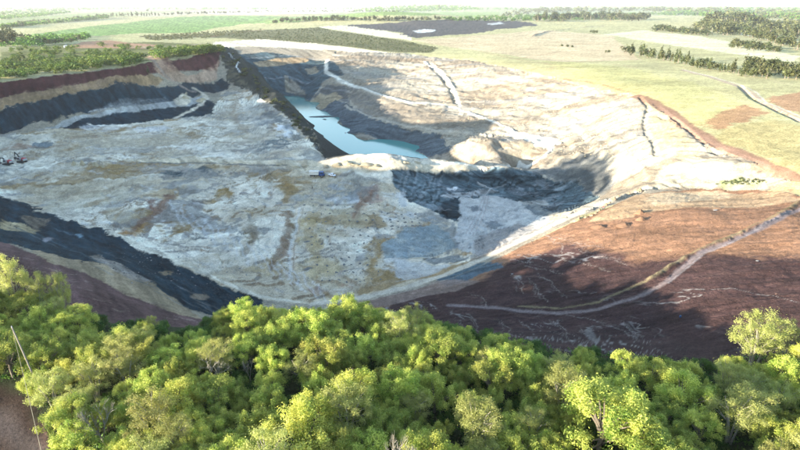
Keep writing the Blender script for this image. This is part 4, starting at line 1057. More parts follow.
# undergrowth nobody could count
cl = []
g_ = np.random.default_rng(3)
for k in range(6500):
    y = g_.uniform(34, 132); x = g_.uniform(-1, 1) * (y * .92 + 34)
    if y > 118 and abs(x) < 70: continue
    z = gz(x, y); bx, by, _ = project(x, y, z)
    if in_track(bx, by) or in_track(bx + 4, by): continue
    if by < sil(bx) + 6: continue
    cl.append(((x, y, z + .25), (g_.uniform(.5, 1.1), g_.uniform(.5, 1.1), g_.uniform(.3, .8)), g_.random()))
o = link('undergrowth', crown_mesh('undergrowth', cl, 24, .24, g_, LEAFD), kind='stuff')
tag(o, 'dark low undergrowth covering the ground beneath the wood', 'undergrowth')

# ------------------------------------------------------------------ far and middle vegetation
def bush_mesh(seed, n, per, size, h, w, material, trunk=False, tall=False):
    rng = np.random.default_rng(seed); cl = []
    for i in range(n):
        a = rng.random() * 6.283; q = math.sqrt(rng.random()) * w
        z = h * (.30 + .55 * rng.random()) if not tall else h * (.25 + .7 * rng.random())
        if tall: q *= (1.15 - z / h)
        cl.append(((q * math.cos(a), q * math.sin(a), z * (1 - .25 * (q / max(w, .1)))), (w * .38 * (.7 + .6 * rng.random()),) * 2 + (h * .2 * (.7 + .6 * rng.random()),), rng.random()))
    return crown_mesh('crown', cl, per, size, rng, material)
leaf_d2 = leaf_mat('leaf_scrub', (0.035, 0.08, 0.014), (0.19, 0.24, 0.042), .35, .015)
FAR = [bush_mesh(40 + i, 11, 24, .75, 10, 3.6, LEAFF) for i in range(4)]
FARC = [bush_mesh(50 + i, 12, 22, .62, 10, 2.6, LEAFF, tall=True) for i in range(3)]
BUSH = [bush_mesh(60 + i, 12, 34, .33, 4.2, 2.6, LEAF) for i in range(5)]
BUSHD = [bush_mesh(80 + i, 12, 34, .33, 4.2, 2.6, leaf_d2) for i in range(5)]
LOWB = [bush_mesh(70 + i, 7, 26, .26, 1.6, 1.3, LEAFF) for i in range(3)]
ftm = MB().tube([(0,0,-1),(0,0,3),(0.1,0,6)], [.3,.22,.1], 5).mesh('trunk', BARK)
def far_tree(px, py, hpx, meshes, label, cat, group, name, base_h, trunk=True, wide=1.0):
    x, y = at(px, py); z = gz(x, y)
    dep = project(x, y, z)[2]
    h = hpx * dep / F; s = h / base_h
    o = bpy.data.objects.new(name, rnd.choice(meshes)); COL.objects.link(o)
    o.location = (x, y, z - .15 * s); o.rotation_euler = (0, 0, rnd.uniform(0, 6.28)); o.scale = (s * wide * rnd.uniform(.85, 1.2), s * wide * rnd.uniform(.85, 1.2), s)
    tag(o, label, cat, group)
    if hpx > 6 and base_h == 10:
        link('trunk', ftm, o)
    return o
def row(path, n, hpx, jit, meshes, label, cat, group, name, base_h, wide=1.0):
    made = []
    seg = list(zip(path[:-1], path[1:])); Ls = [math.hypot(b[0]-a[0], b[1]-a[1]) for a, b in seg]; tot = sum(Ls)
    for i in range(n):
        q = (i + rnd.uniform(.1, .9)) / n * tot; k = 0
        while k < len(Ls) - 1 and q > Ls[k]: q -= Ls[k]; k += 1
        a, b = seg[k]; f = q / Ls[k]
        made.append(far_tree(a[0] + (b[0]-a[0]) * f + rnd.uniform(-.5, .5), a[1] + (b[1]-a[1]) * f + rnd.uniform(-jit, jit), hpx * rnd.uniform(.75, 1.25), meshes, label, cat, group, name, base_h, wide=wide))
    made.sort(key=lambda o: o.location.x / o.location.y)
    for i, o in enumerate(made):
        o['label'] = ('leftmost ' if i == 0 else ('rightmost ' if i == n - 1 else nth(i + 1) + ' from left, ')) + label
# scrub and woods that read as one mass
def mass(name, polyp, n, hpx, label, cat, material, per=9):
    V, Fq, T = leaves([((0,0,.62), (.36,.36,.36), .5), ((.2,.1,.4), (.3,.3,.28), .3), ((-.2,-.1,.42), (.28,.3,.28), .7)], per, .17, np.random.default_rng(9), fill=.5)
    out = []; tt = []
    xs = [p[0] for p in polyp]; ys = [p[1] for p in polyp]; c = 0; tries = 0
    while c < n and tries < n * 20:
        tries += 1
        px, py = rnd.uniform(min(xs), max(xs)), rnd.uniform(min(ys), max(ys))
        ins = False
        for (x0, y0), (x1, y1) in zip(polyp, polyp[1:] + polyp[:1]):
            if (y0 > py) != (y1 > py) and px < (x1 - x0) * (py - y0) / (y1 - y0) + x0: ins = not ins
        if not ins: continue
        x, y = at(px, py); z = gz(x, y); s = hpx * rnd.uniform(.6, 1.3) * math.hypot(x, y) / F
        a = rnd.uniform(0, 6.28); ca, sa = math.cos(a), math.sin(a)
        q = V * np.array([s * 1.25, s * 1.25, s]); out.append(np.stack([q[:,0]*ca - q[:,1]*sa + x, q[:,0]*sa + q[:,1]*ca + y, q[:,2] + z - .1*s], 1)); tt.append(np.clip(T + rnd.uniform(-.4, .4), 0, 1)); c += 1
    if not out: return
    V2 = np.concatenate(out)
    o = link(name, np_mesh(name, V2, np.arange(len(V2)).reshape(-1, 4), material, False, {'tone': np.concatenate(tt)}))
    tag(o, label, cat, None, 'stuff')
row([(622,53),(640,56),(660,60),(700,68),(740,75),(770,79)], 40, 11, .8, FAR + FARC, 'green tree in the row across the pale pasture at right', 'tree', 'trees in the row across the right pasture', 'pasture_tree', 10)
row([(745,70),(775,74),(805,79)], 26, 15, 4, FAR, 'green tree in the thick clump at the right edge beyond the grass', 'tree', 'trees of the right-edge clump', 'clump_tree', 10)
row([(606,53),(610,53)], 2, 5, .3, FAR, 'small green tree standing alone left of the pasture tree row', 'tree', 'pair of lone pasture trees', 'pasture_tree', 10)
row([(700,30),(730,34),(770,42),(805,50)], 40, 12, 2, FAR, 'tree in the dense belt above the upper right pasture', 'tree', 'trees of the upper right belt', 'belt_tree', 10, 1.15)
row([(705,22),(740,24),(770,32),(805,40)], 36, 12, 2.5, FAR, 'tree in the hazy grove behind the upper right belt', 'tree', 'trees of the upper right grove', 'grove_tree', 10, 1.15)
row([(655,30),(680,33),(708,36)], 26, 6.5, 1.5, FAR, 'brown-green thicket bush on the upper right pasture', 'bush', 'bushes of the upper pasture thicket', 'thicket_bush', 10, 1.6)
row([(730,46),(750,49),(778,52)], 24, 8, 2, FAR, 'grey-green bush in the thicket left of the far lane at right', 'bush', 'bushes of the thicket near the far lane', 'thicket_bush', 10, 1.5)
row([(588,33),(597,33.5)], 3, 4, .4, FAR, 'dark shrub alone on the bright pasture right of the stockyard', 'shrub', 'lone dark shrubs on the bright pasture', 'pasture_shrub', 10, 1.4)
row([(534,21),(580,20),(620,20),(648,20)], 44, 8, 1.4, FAR, 'tree in the dark belt behind the coal stockyard', 'tree', 'trees of the belt behind the stockyard', 'belt_tree', 10, 1.3)
row([(272,23.5),(300,21.5),(340,20.5),(400,21),(440,20.5)], 48, 5.5, .8, FAR, 'tree in the narrow belt between the green strip and the scrub', 'tree', 'trees of the narrow belt behind the scrub', 'belt_tree', 10, 1.25)
row([(10,26.5),(40,23),(80,20),(109,17.2)], 40, 4.2, .5, FAR, 'dark tree in the long hedge behind the left green field', 'tree', 'trees of the long dark hedge at left', 'hedge_tree', 10, 1.3)
row([(110,17),(135,16.4),(160,16)], 18, 4.0, .3, FARC, 'slim tree in the plantation row at upper left', 'tree', 'trees of the plantation row at upper left', 'plantation_tree', 10)
row([(0,46),(6,45),(14,43)], 7, 17, 2, FAR, 'tall dark tree at the far left edge behind the plateau scrub', 'tree', 'dark trees at the far left edge', 'dark_tree', 10)
row([(20,40),(45,44),(70,42),(85,38)], 16, 6, 1.5, FAR, 'dark green tree along the hollow behind the left plateau', 'tree', 'trees in the hollow behind the plateau', 'hollow_tree', 10, 1.3)
for (px, py, h, lb) in ((22,27,7,'lone tall tree left on the hedge behind the green field'),(50,24,5.5,'lone round tree before the long hedge at upper left'),(148,12,4,'small round tree near the skyline at upper left'),(440,9,5,'round tree at the foot of the wooded hill'),(148,73,7,'small dark conifer standing on the lip of the left highwall')):
    far_tree(px, py, h, FARC if 'conifer' in lb else FAR, lb, 'tree', None, 'lone_tree', 10)
row([(160,15.5),(200,14),(240,13)], 16, 3.0, .3, FAR, 'hazy tree in the thin hedge behind the left field', 'tree', 'trees of the thin hedge behind the field', 'hedge_tree', 10, 1.4)
row([(560,47),(575,48)], 3, 4, .5, FAR, 'rusty bush on the pale slope left of the lone pasture trees', 'bush', 'bushes on the pale slope', 'pasture_bush', 10, 1.6)
mass('field_hedges', [(120,14.5),(260,11.5),(400,11),(400,12),(260,12.6),(120,15.5)], 160, 1.6, 'hazy hedges between the far fields at upper left', 'hedge', LEAFF)
mass('long_hedge', [(0,27),(40,23.5),(108,17.4),(108,18.4),(40,25),(0,28.5)], 260, 3.2, 'dense dark hedge line behind the left green field', 'hedge', LEAFD)
mass('second_hedge', [(0,20),(50,15.5),(75,12.5),(60,13),(0,17)], 200, 2.2, 'dark hedge farther back at upper left', 'hedge', LEAFD)
mass('field_scrub', [(140,36),(200,33),(240,31),(262,30),(240,34),(200,39),(150,41)], 320, 1.8, 'brown-green scrub between the green field and the pit', 'scrub', LEAFF)
mass('hollow_scrub', [(0,42),(30,38),(90,35),(88,40),(40,46),(0,47)], 220, 4.0, 'dark scrub in the hollow behind the left plateau', 'scrub', LEAFD)
mass('valley_wood', [(440,19),(530,16),(640,15),(640,19.5),(540,21),(450,21)], 420, 3.0, 'mixed woodland behind the coal stockyard', 'wood', LEAFD)
mass('right_wood', [(690,26),(740,22),(800,24),(800,34),(760,30),(700,29)], 300, 5.0, 'hazy wood at the upper right', 'wood', LEAFF)
mass('far_right_wood', [(650,15),(720,12),(800,13),(800,20),(720,17)], 320, 3.5, 'farthest hazy wood at the upper right', 'wood', LEAFD)
# unseen trees added on the hill crest to cast finger shadows
Vq, Fq_, Tq_ = leaves([((0,0,5.5), (2.2,2.2,2.0), .5), ((1.5,.6,4.0), (1.8,1.8,1.4), .3), ((-1.4,-.8,4.2), (1.8,1.7,1.4), .6), ((.2,1.3,7.4), (1.2,1.2,1.4), .7)], 60, .55, np.random.default_rng(19), fill=.6)
out = []; tt = []
for k in range(34):
    s_ = rnd.uniform(204, 268); r_ = -280 + rnd.uniform(-9, 9); x, y = .95 * r_ - .31 * s_, .31 * r_ + .95 * s_; q = rnd.uniform(.5, 1.5)
    out.append(Vq * q + np.array([x, y, float(hgt([x], [y])[0]) - .2])); tt.append(Tq_)
Vq = np.concatenate(out)
o = link('shadow_trees', np_mesh('shadow_trees', Vq, np.arange(len(Vq)).reshape(-1, 4), LEAFD, False, {'tone': np.concatenate(tt)}))
tag(o, 'unseen dark trees added on the left hill crest to cast finger shadows', 'trees', None, 'stuff')
# plateau scrub above the left highwall
np_ = 0
PB = []
while np_ < 240:
    px = rnd.uniform(-8, 222); lo = np.interp(px, [0,60,120,150,215], [80.5,74,66.5,60.5,54]); hi = np.interp(px, [0,60,130,215], [51,47,46,49])
    f = rnd.random() ** .62
    py = hi + (lo - hi) * f - .4
    if 138 < px < 156 and py > 50: continue
    if any(abs(px - q[0]) < 3.2 and abs(py - q[1]) < .8 for q in PB) and rnd.random() < .8: continue
    PB.append((px, py))
    near = f > .66
    far_tree(px, py, rnd.uniform(6.5, 10.5) if near else rnd.uniform(4, 6.5), BUSHD, 'leafy bush along the near edge of the left plateau above the red highwall' if near else 'leafy bush in the scrub at the back of the left plateau', 'bush', 'bushes along the plateau edge' if near else 'bushes at the back of the plateau', 'plateau_bush', 4.2, wide=1.25)
    np_ += 1
for k in range(46):
    f = rnd.random()
    a = np.interp(f, [0,.3,.6,1], [226,250,277,310]), np.interp(f, [0,.3,.6,1], [50,72,97,130])
    far_tree(a[0] + rnd.uniform(-9, 3) , a[1] + rnd.uniform(-3, 7), rnd.uniform(1.8, 4.2), LOWB, 'low dark scrub bush growing on the embankment left of the lake', 'bush', 'scrub bushes on the lake embankment', 'scrub_bush', 1.6)
mass('hill_wood', [(352,12),(372,8),(400,5.5),(440,4.5),(470,7),(484,10),(440,11.5),(400,12)], 420, 2.2, 'dark wood covering the low hill near the skyline', 'wood', LEAFD)
mass('scrub', [(265,31),(320,28),(345,33),(400,41),(440,48),(430,53),(390,51),(340,45),(290,41),(240,38),(215,36),(240,32)], 900, 1.4, 'brown-green scrub covering the strip behind the pit', 'scrub', LEAFF)
mass('far_wood', [(0,17),(60,12),(110,9),(60,9),(0,12)], 160, 1.8, 'hazy far wood near the skyline at upper left', 'wood', LEAFD)
mass('skyline_wood', [(0,9.5),(800,9.5),(800,8.8),(0,8.8)], 500, 1.6, 'hazy bands of far trees along the skyline', 'wood', LEAFD)
mass('town_trees', [(500,17),(560,13),(640,12),(700,15),(800,20),(800,12),(640,9.5),(520,10)], 420, 3.6, 'hazy scattered trees before the skyline at upper right', 'wood', LEAFF)
mass('bank_scrub', [(715,186),(740,178),(770,183),(757,187)], 60, 2.0, 'low green weeds on the pale spoil bank right of the pit', 'weeds', LEAFF)

# ------------------------------------------------------------------ heaps, rocks, mud
def heap_mesh(seed, material, lump=.25, peak=1.0):
    rng = np.random.default_rng(seed); V = []; Fs = []
    nr, ns = 7, 18; ph = rng.random(4) * 6.28
    for i in range(nr + 1):
        for j in range(ns):
            a = 2 * math.pi * j / ns; r = i / nr
            rr_ = r * (1 + lump * math.sin(2 * a + ph[0]) * .6 + lump * math.sin(5 * a + ph[1]) * .35)
            z = (math.cos(r * math.pi) * .5 + .5) ** .85 * peak + (.10 * rng.normal() if 0 < i < nr else 0) - (.12 if i == nr else 0)
            V.append((rr_ * math.cos(a), rr_ * math.sin(a), z))
    for i in range(nr):
        for j in range(ns):
            k = (j + 1) % ns; Fs.append((i*ns+j, (i+1)*ns+j, (i+1)*ns+k, i*ns+k))
    mb = MB(); mb.v = V; mb.f = Fs
    return mb.mesh('heap', material, True)
M_RED = simple('red_earth', (0.20, 0.115, 0.07), .95, 0, .2, 1.5, .1); M_PALE = simple('pale_spoil', (0.36, 0.30, 0.20), .95, 0, .2, 1.2, .1)
M_BRN = simple('brown_spoil', (0.26, 0.19, 0.12), .95, 0, .25, 1.5, .1); M_DRILL = simple('drill_dust', (0.17, 0.165, 0.155), .95, 0, .2, 2, .1)
M_ROCK = simple('grey_rock', (0.22, 0.215, 0.21), .9, 0, .25, 2, .2); M_MUD = simple('dark_mud', (0.08, 0.085, 0.085), .8, 0, .2, .5, .2)
def heap(name, px, py, wpx, hm, mesh, label, cat, group=None, rz=None, asp=1.0):
    x, y, z = gp(px, py); dep = project(x, y, z)[2]; r = wpx * dep / F / 2
    o = link(name, mesh, None, None, (x, y, z - .05)); o.scale = (r, r * asp, hm); o.rotation_euler = (0, 0, rnd.uniform(0, 6) if rz is None else rz)
    tag(o, label, cat, group); return o
HR = [heap_mesh(i, M_RED) for i in range(3)]; HP = [heap_mesh(10 + i, M_PALE, .4) for i in range(3)]; HB = [heap_mesh(20 + i, M_BRN, .45) for i in range(3)]; HD = [heap_mesh(30 + i, M_DRILL, .3) for i in range(2)]
heap('earth_heap', 600, 227, 18, 1.2, HR[0], 'wide red earth heap lowest on the slope below the rim track', 'earth heap')
heap('earth_heap', 625, 225, 17, 1.2, HR[1], 'sandy red earth heap right of the wide lowest heap', 'earth heap')
heap('earth_heap', 640, 213.5, 10, 1.6, HR[2], 'steep earth heap uppermost on the sunlit red slope', 'earth heap')
heap('earth_heap', 641, 219.5, 11, 1.5, HR[0], 'steep earth heap just below the uppermost one on the red slope', 'earth heap')
for (x, y, w) in ((592,216,5),(596,213.5,5),(599,211,4),(606,205.5,4),(610,203,5),(614,201,5),(618,198.5,4),(629,194.5,5),(634,192.5,6),(640,190.5,6),(579,219,4),(586,217.5,4)):
    heap('spoil_heap', x, y, w, rnd.uniform(.6, 1.2), rnd.choice(HB), 'small broken brown spoil heap edging the rim track above the red slope', 'spoil heap', 'spoil heaps edging the rim track')
for (x, y, w, h) in ((338,163.5,12,.8),(347,162.5,11,.9),(354,164,9,.6),(366,164.5,15,1.0),(377,165.5,11,.8),(326,165,7,.7),(306,165,7,.7),(405,163,9,.8),(416,162,8,.7),(296,166.5,8,.7),(280,165,7,.6)):
    heap('pale_heap', x, y, w, h, rnd.choice(HP), 'pale sandy spoil heap on the causeway between lake and pit floor', 'spoil heap', 'pale heaps on the causeway')
for (x, y, w, h) in ((74,164,5,2.2),(82,162.5,6,2.6),(95,164.5,7,2.6),(102,166,4,1.8)):
    heap('pale_heap', x, y, w, h, rnd.choice(HP), 'pale spoil heap on the upper left pit floor right of the excavators', 'spoil heap', 'pale heaps near the excavators')
heap('spoil_mound', 202, 101, 12, 3.0, HP[1], 'pale sandy heap at the top end of the left ramp', 'mound')
heap('spoil_mound', 185, 98, 9, 2.4, HP[0], 'ochre heap left of the ramp end', 'mound')
k = 0
for r_ in range(11):
    for c_ in range(11):
        px = 304 + c_ * 8.3 + r_ * 1.8 + rnd.uniform(-1.2, 1.2); py = 205 + r_ * 7.4 + rnd.uniform(-.8, .8)
        if px > 392 and py > 232 or px > 385 and py > 240: continue
        heap('drill_pile', px, py, rnd.uniform(1.8, 4.2), rnd.uniform(.25, .55), rnd.choice(HD), 'small dark drill pile, %s from left in the %s row beside the floor channel' % (nth(c_ + 1), nth(r_ + 1)), 'drill pile', 'drill dust piles on the pit floor', None, .8)
for r_ in range(4):
    for c_ in range(5):
        heap('drill_pile', 388 + c_ * 7 + r_ * 1.5 + rnd.uniform(-.8, .8), 213 + r_ * 4 + rnd.uniform(-.5, .5), rnd.uniform(3, 4.4), rnd.uniform(.3, .5), rnd.choice(HD), 'dark drill pile, %s from left in %s row of the cluster below the black tip' % (nth(c_ + 1), nth(r_ + 1)), 'drill pile', 'tight cluster of drill dust piles', None, .8)
heap('drill_pile', 307, 240, 8, .5, HD[0], 'large dark rubble pile beside the channel on the pit floor', 'rubble pile', None, .3, .6)
heap('drill_pile', 308, 268, 9, .6, HD[1], 'largest dark rubble pile low on the pit floor beside the channel', 'rubble pile', None, .3, .6)
heap('mud_bar', 323, 121.8, 29, 1.3, heap_mesh(44, M_MUD, .5, .8), 'long dark mud bar lying in the lake', 'mud bar', None, 0, .35)
heap('mud_bar', 325, 126.2, 6, 1.0, heap_mesh(45, M_MUD, .5, .8), 'small dark mud bar in the lake in front of the long one', 'mud bar', None, 0, .5)
for o in bpy.data.objects:
    if o.name.startswith('mud_bar'): o.location.z = WZ - .1
def rock_mesh(seed, material=M_ROCK):
    bm = bmesh.new(); bmesh.ops.create_icosphere(bm, subdivisions=1, radius=1); r = random.Random(seed)
    for v in bm.verts: v.co = v.co * r.uniform(.65, 1.15); v.co.z *= .7
    me = bpy.data.meshes.new('rock'); bm.to_mesh(me); bm.free(); me.materials.append(material); return me
RK = [rock_mesh(i) for i in range(4)]
for (px, py, w, lb) in ((715,210.5,5,'flat grey boulder alone on the sunlit red slope'),(757,261,4,'dark boulder on the red slope right of the winding track'),(329,189,4,'pale flat boulder on the pit floor below the white pickup'),(312,199,3.5,'dark flat boulder on the pit floor below the standing figures'),(512,274,3,'pale boulder on the dark slope below the rim track')):
    x, y, z = gp(px, py); s = w * project(x, y, z)[2] / F / 2
    o = link('boulder', RK[int(px) % 4], None, None, (x, y, z + s * .1)); o.scale = (s, s * .7, s * .55); tag(o, lb, 'boulder')
# loose stones nobody could count
bv = np.array([v.co[:] for v in RK[0].vertices]); bf = np.array([p.vertices[:] for p in RK[0].polygons])
def rubble(name, n, zone, smin, smax, material, label):
    V = []; Fs = []; c = 0
    while c < n:
        px, py = zone(); x, y = at(px, py); z = gz(x, y); s = rnd.uniform(smin, smax) * rnd.choice((.6, .8, 1, 1.6)); a = rnd.uniform(0, 6.28)
        q = bv * np.array([s, s * rnd.uniform(.6, 1), s * rnd.uniform(.5, .9)]); ca, sa = math.cos(a), math.sin(a)
        V.append(np.stack([q[:,0]*ca - q[:,1]*sa + x, q[:,0]*sa + q[:,1]*ca + y, q[:,2] + z], 1)); Fs.append(bf + c * len(bv)); c += 1
    o = link(name, np_mesh(name, np.concatenate(V), np.concatenate(Fs), material, False)); tag(o, label, 'stones', None, 'stuff')
rubble('coal_lumps', 800, lambda: (lambda f, g: (f * 250, 198 + f * 102 + g * (42 - f * 34)))(rnd.random(), rnd.random()), .12, .4, simple('coal_lump', (.025,.032,.038), .8, 0, .3, 2), 'loose dark coal lumps on the bank at left')
rubble('loose_stones', 1100, lambda: (rnd.uniform(120, 430), rnd.uniform(200, 285)), .1, .35, M_ROCK, 'loose grey stones scattered on the pale pit floor')
rubble('earth_clods', 700, lambda: (rnd.uniform(450, 800), rnd.uniform(215, 340)), .08, .24, simple('clod', (.09,.055,.045), .95, 0, .2, 2, .1), 'loose red clods scattered on the red slope')
rubble('slope_stones', 700, lambda: (lambda x: (x, 78 + (x - 440) * .16 + rnd.uniform(0, 55)))(rnd.uniform(440, 640)), .3, .9, M_PALE, 'loose pale stones on the sunlit pit slope')

# ------------------------------------------------------------------ machines, vehicles, people, poles
M_DK = simple('dark_steel', (.035, .037, .042), .5, .3, .2, 3); M_PAINT = simple('red_paint', (.42, .05, .055), .45, 0, .15, 2); M_BLUE = simple('blue_paint', (.03, .07, .20), .4, 0, .1, 2)
M_BED = simple('beige_bed', (.66, .62, .56), .7, .1, .15, 2); M_WH = simple('white_paint', (.75, .76, .78), .35, 0, .05, 2); M_GL = simple('dark_glass', (.02, .03, .045), .1, 0, .1, 2, .6); M_TY = simple('tyre_rubber', (.025, .025, .025), .9, 0, .2, 4)
M_GREY = simple('grey_paint', (.25, .26, .27), .5, .2, .15, 2)
def rotY(a): return Matrix.Rotation(a, 3, 'Y')
def excavator(px, py, rz, s, raised, label):
    r = empty('excavator', gp(px, py), rz, s)
    for sy in (-1, 1):
        pr = [(-2.3,.15),(-1.9,0),(1.9,0),(2.3,.15),(2.45,.55),(2.1,.95),(-2.1,.95),(-2.45,.55)]
        link('track', MB().prism(pr, sy*1.25 - .32, sy*1.25 + .32).mesh('track', M_DK), r)
    link('chassis', MB().box((0,0,.75), (2.6,1.9,.5)).box((0,0,1.1), (1.3,1.3,.25)).mesh('chassis', M_DK), r)
    link('body', MB().prism([(-2.3,1.25),(1.5,1.25),(1.5,2.3),(.2,2.55),(-2.0,2.55),(-2.4,2.0)], -1.35, .25).box((-.9,-.5,2.7),(1.0,.8,.3)).mesh('body', M_PAINT, False, .05), r)
    link('counterweight', MB().prism([(-3.0,1.35),(-2.32,1.3),(-2.42,2.05),(-2.32,2.4),(-2.9,2.3)], -1.3, 1.3).mesh('counterweight', M_GREY, False, .05), r)
    cb = link('cab', MB().prism([(-.3,1.25),(1.6,1.25),(1.75,1.9),(1.35,3.05),(-.2,3.05)], .32, 1.32).mesh('cab', M_GREY, False, .04), r)
    link('window', MB().prism([(-.1,2.05),(1.5,2.05),(1.27,2.9),(-.1,2.9)], 1.325, 1.35).box((1.62,.82,2.35),(.06,.8,.9), rotY(-.33)).mesh('window', M_GL), cb)
    e = (4.2, 5.6) if raised else (4.6, 3.6); k = (2.4, 4.3) if raised else (2.8, 3.7)
    tip = (4.9, 2.6) if raised else (5.6, 1.0)
    link('boom', MB().tube([(1.1,-.25,1.6),(k[0],-.25,k[1]),(e[0],-.25,e[1])], [.3,.36,.22], 4).mesh('boom', M_DK), r)
    link('stick', MB().tube([(e[0]-.4,-.25,e[1]+.4),(e[0],-.25,e[1]),(tip[0],-.25,tip[1])], [.12,.24,.15], 4).mesh('stick', M_DK), r)
    link('cylinder_ram', MB().tube([(1.3,-.25,1.5),(k[0]+.2,-.25,k[1]-.2)], [.1,.08], 6).tube([(k[0],-.25,k[1]+.4),(e[0]-.4,-.25,e[1]+.4)], [.1,.08], 6).mesh('cylinder_ram', M_GREY), r)
    t = tip
    link('bucket', MB().prism([(t[0]-.1,t[1]+.2),(t[0]+.45,t[1]-.1),(t[0]+.3,t[1]-.9),(t[0]-.5,t[1]-1.05),(t[0]-.85,t[1]-.5)], -.8, .3).mesh('bucket', M_DK), r)
    tag(r, label, 'excavator')
excavator(22, 161.5, 2.85, 1.15, True, 'red and grey excavator with raised boom, right of the other excavator at left')
excavator(8, 164, 2.95, 1.15, False, 'dark red excavator nearest the left edge of the pit floor')
def wheel_set(r, xs, y, rad, w):
    for x in xs:
        for sy in (-1, 1):
            wl = link('wheel', MB().tube([(x, sy*y - w/2, rad), (x, sy*y + w/2, rad)], [rad, rad], 12).mesh('wheel', M_TY), r)
            link('rim', MB().tube([(x, sy*(y + w/2), rad), (x, sy*(y + w/2 + .02), rad)], [rad*.55, rad*.5], 10).mesh('rim', M_GREY), wl)
r = empty('dump_truck', gp(317, 176), -.05, 1.2)
link('chassis', MB().box((0,0,.9), (7.6,.9,.3)).mesh('chassis', M_DK), r); wheel_set(r, (-2.9,-1.6,2.7), 1.0, .52, .38)
link('cargo_bed', MB().box((-1.4,0,2.15), (5.0,2.45,1.9)).mesh('cargo_bed', M_BED, False, .06), r)
link('bed_rib', MB().box((-3.2,-1.26,2.15),(.12,.08,1.8)).box((-1.4,-1.26,2.15),(.12,.08,1.8)).box((.4,-1.26,2.15),(.12,.08,1.8)).mesh('bed_rib', M_BED), r)
cb = link('cab', MB().prism([(1.35,.8),(3.75,.8),(3.8,1.7),(3.45,2.75),(1.45,2.8)], -1.18, 1.18).mesh('cab', M_BLUE, False, .08), r)
link('windscreen', MB().box((3.66,0,2.2),(.05,2.0,.85), rotY(-.3)).mesh('windscreen', M_GL), cb)
link('side_window', MB().box((2.6,-1.19,2.2),(1.2,.03,.6)).box((2.6,1.19,2.2),(1.2,.03,.6)).mesh('side_window', M_GL), cb)
link('bumper', MB().box((3.9,0,.75),(.2,2.3,.35)).mesh('bumper', M_DK), r)
tag(r, 'tipper truck with beige bed and dark blue cab parked below the causeway', 'truck')
r = empty('pickup', gp(332, 175.5), -.6, 1.0)
wheel_set(r, (-1.5,1.5), .8, .38, .25)
link('body', MB().prism([(-2.5,.4),(2.5,.4),(2.55,.85),(2.3,1.05),(-2.5,1.05)], -.9, .9).mesh('body', M_WH, False, .06), r)
cb = link('cabin', MB().prism([(-1.0,1.05),(1.5,1.05),(.8,1.75),(-.7,1.78)], -.8, .8).mesh('cabin', M_WH, False, .05), r)
link('windscreen', MB().box((1.18,0,1.4),(.05,1.45,.7), rotY(-.78)).mesh('windscreen', M_GL), cb)
link('side_window', MB().box((.1,-.81,1.42),(1.3,.04,.42)).box((.1,.81,1.42),(1.3,.04,.42)).mesh('side_window', M_GL), cb)
link('bumper', MB().box((2.58,0,.55),(.14,1.7,.25)).mesh('bumper', M_DK), r)
tag(r, 'small white pickup with dark windows parked right of the tipper truck', 'pickup')
# figures: one skinned body each
SKIN = simple('skin', (.28, .17, .11), .6, 0, .05, 5)
def person(px, py, rz, shirt, trousers, label):
    J = {'pel':(0,0,.95,.14),'wa':(0,0,1.1,.135),'ch':(0,.01,1.33,.16),'ne':(0,.01,1.5,.065),'he':(0,.02,1.62,.1),'ht':(0,.01,1.72,.085),
         'sl':(.19,0,1.42,.075),'el':(.25,.0,1.15,.05),'wl':(.24,.08,.9,.04),'hl':(.24,.11,.8,.04),'sr':(-.19,0,1.42,.075),'er':(-.26,.02,1.16,.05),'wr':(-.22,.1,.92,.04),'hr':(-.21,.13,.83,.04),
         'kl':(.1,.0,.85,.1),'nl':(.11,.03,.5,.068),'al':(.12,0,.1,.048),'fl':(.13,.14,.04,.045),'kr':(-.1,0,.85,.1),'nr':(-.12,.05,.5,.068),'ar':(-.14,.04,.1,.048),'fr':(-.15,.18,.04,.045)}
    E = [('pel','wa'),('wa','ch'),('ch','ne'),('ne','he'),('he','ht'),('ch','sl'),('sl','el'),('el','wl'),('wl','hl'),('ch','sr'),('sr','er'),('er','wr'),('wr','hr'),('pel','kl'),('kl','nl'),('nl','al'),('al','fl'),('pel','kr'),('kr','nr'),('nr','ar'),('ar','fr')]
    ks = list(J); me = bpy.data.meshes.new('person'); me.from_pydata([J[k][:3] for k in ks], [(ks.index(a), ks.index(b)) for a, b in E], [])
    o = bpy.data.objects.new('person', me); COL.objects.link(o)
    sm = o.modifiers.new('skin', 'SKIN'); o.modifiers.new('sub', 'SUBSURF').levels = 1
    for i, k in enumerate(ks):
        me.skin_vertices[0].data[i].radius = (J[k][3], J[k][3]); me.skin_vertices[0].data[i].use_root = k == 'pel'
    dg = bpy.context.evaluated_depsgraph_get(); m2 = bpy.data.meshes.new_from_object(o.evaluated_get(dg)); o.modifiers.clear(); o.data = m2
    m2.materials.clear()
    for q in (shirt, trousers, SKIN): m2.materials.append(q)
    for p in m2.polygons:
        c = p.center
        p.material_index = 1 if c.z < .95 and abs(c.x) < .21 else (2 if c.z > 1.52 or c.z < .93 else 0); p.use_smooth = True
    hr_ = heap_mesh(90, M_DK, .1, 1.0); h = link('hair', hr_, o, None, (0, .0, 1.68)); h.scale = (.105, .115, .09)
    o.location = gp(px, py); o.rotation_euler = (0, 0, rz); tag(o, label, 'person')
person(603, 209.5, 2.4, simple('red_shirt', (.5, .06, .05), .8), simple('grey_trousers', (.12, .12, .14), .8), 'person in a red top at the edge of the rim track above the red slope')
person(312.5, 188.5, .6, simple('dark_jacket', (.03, .03, .04), .8), simple('black_trousers', (.02, .02, .02), .8), 'person in dark clothes alone on the pit floor below the truck')
person(315, 180.5, 1.9, simple('blue_jacket', (.04, .07, .16), .8), simple('navy_trousers', (.02, .02, .04), .8), 'person in dark blue standing just below the tipper truck')
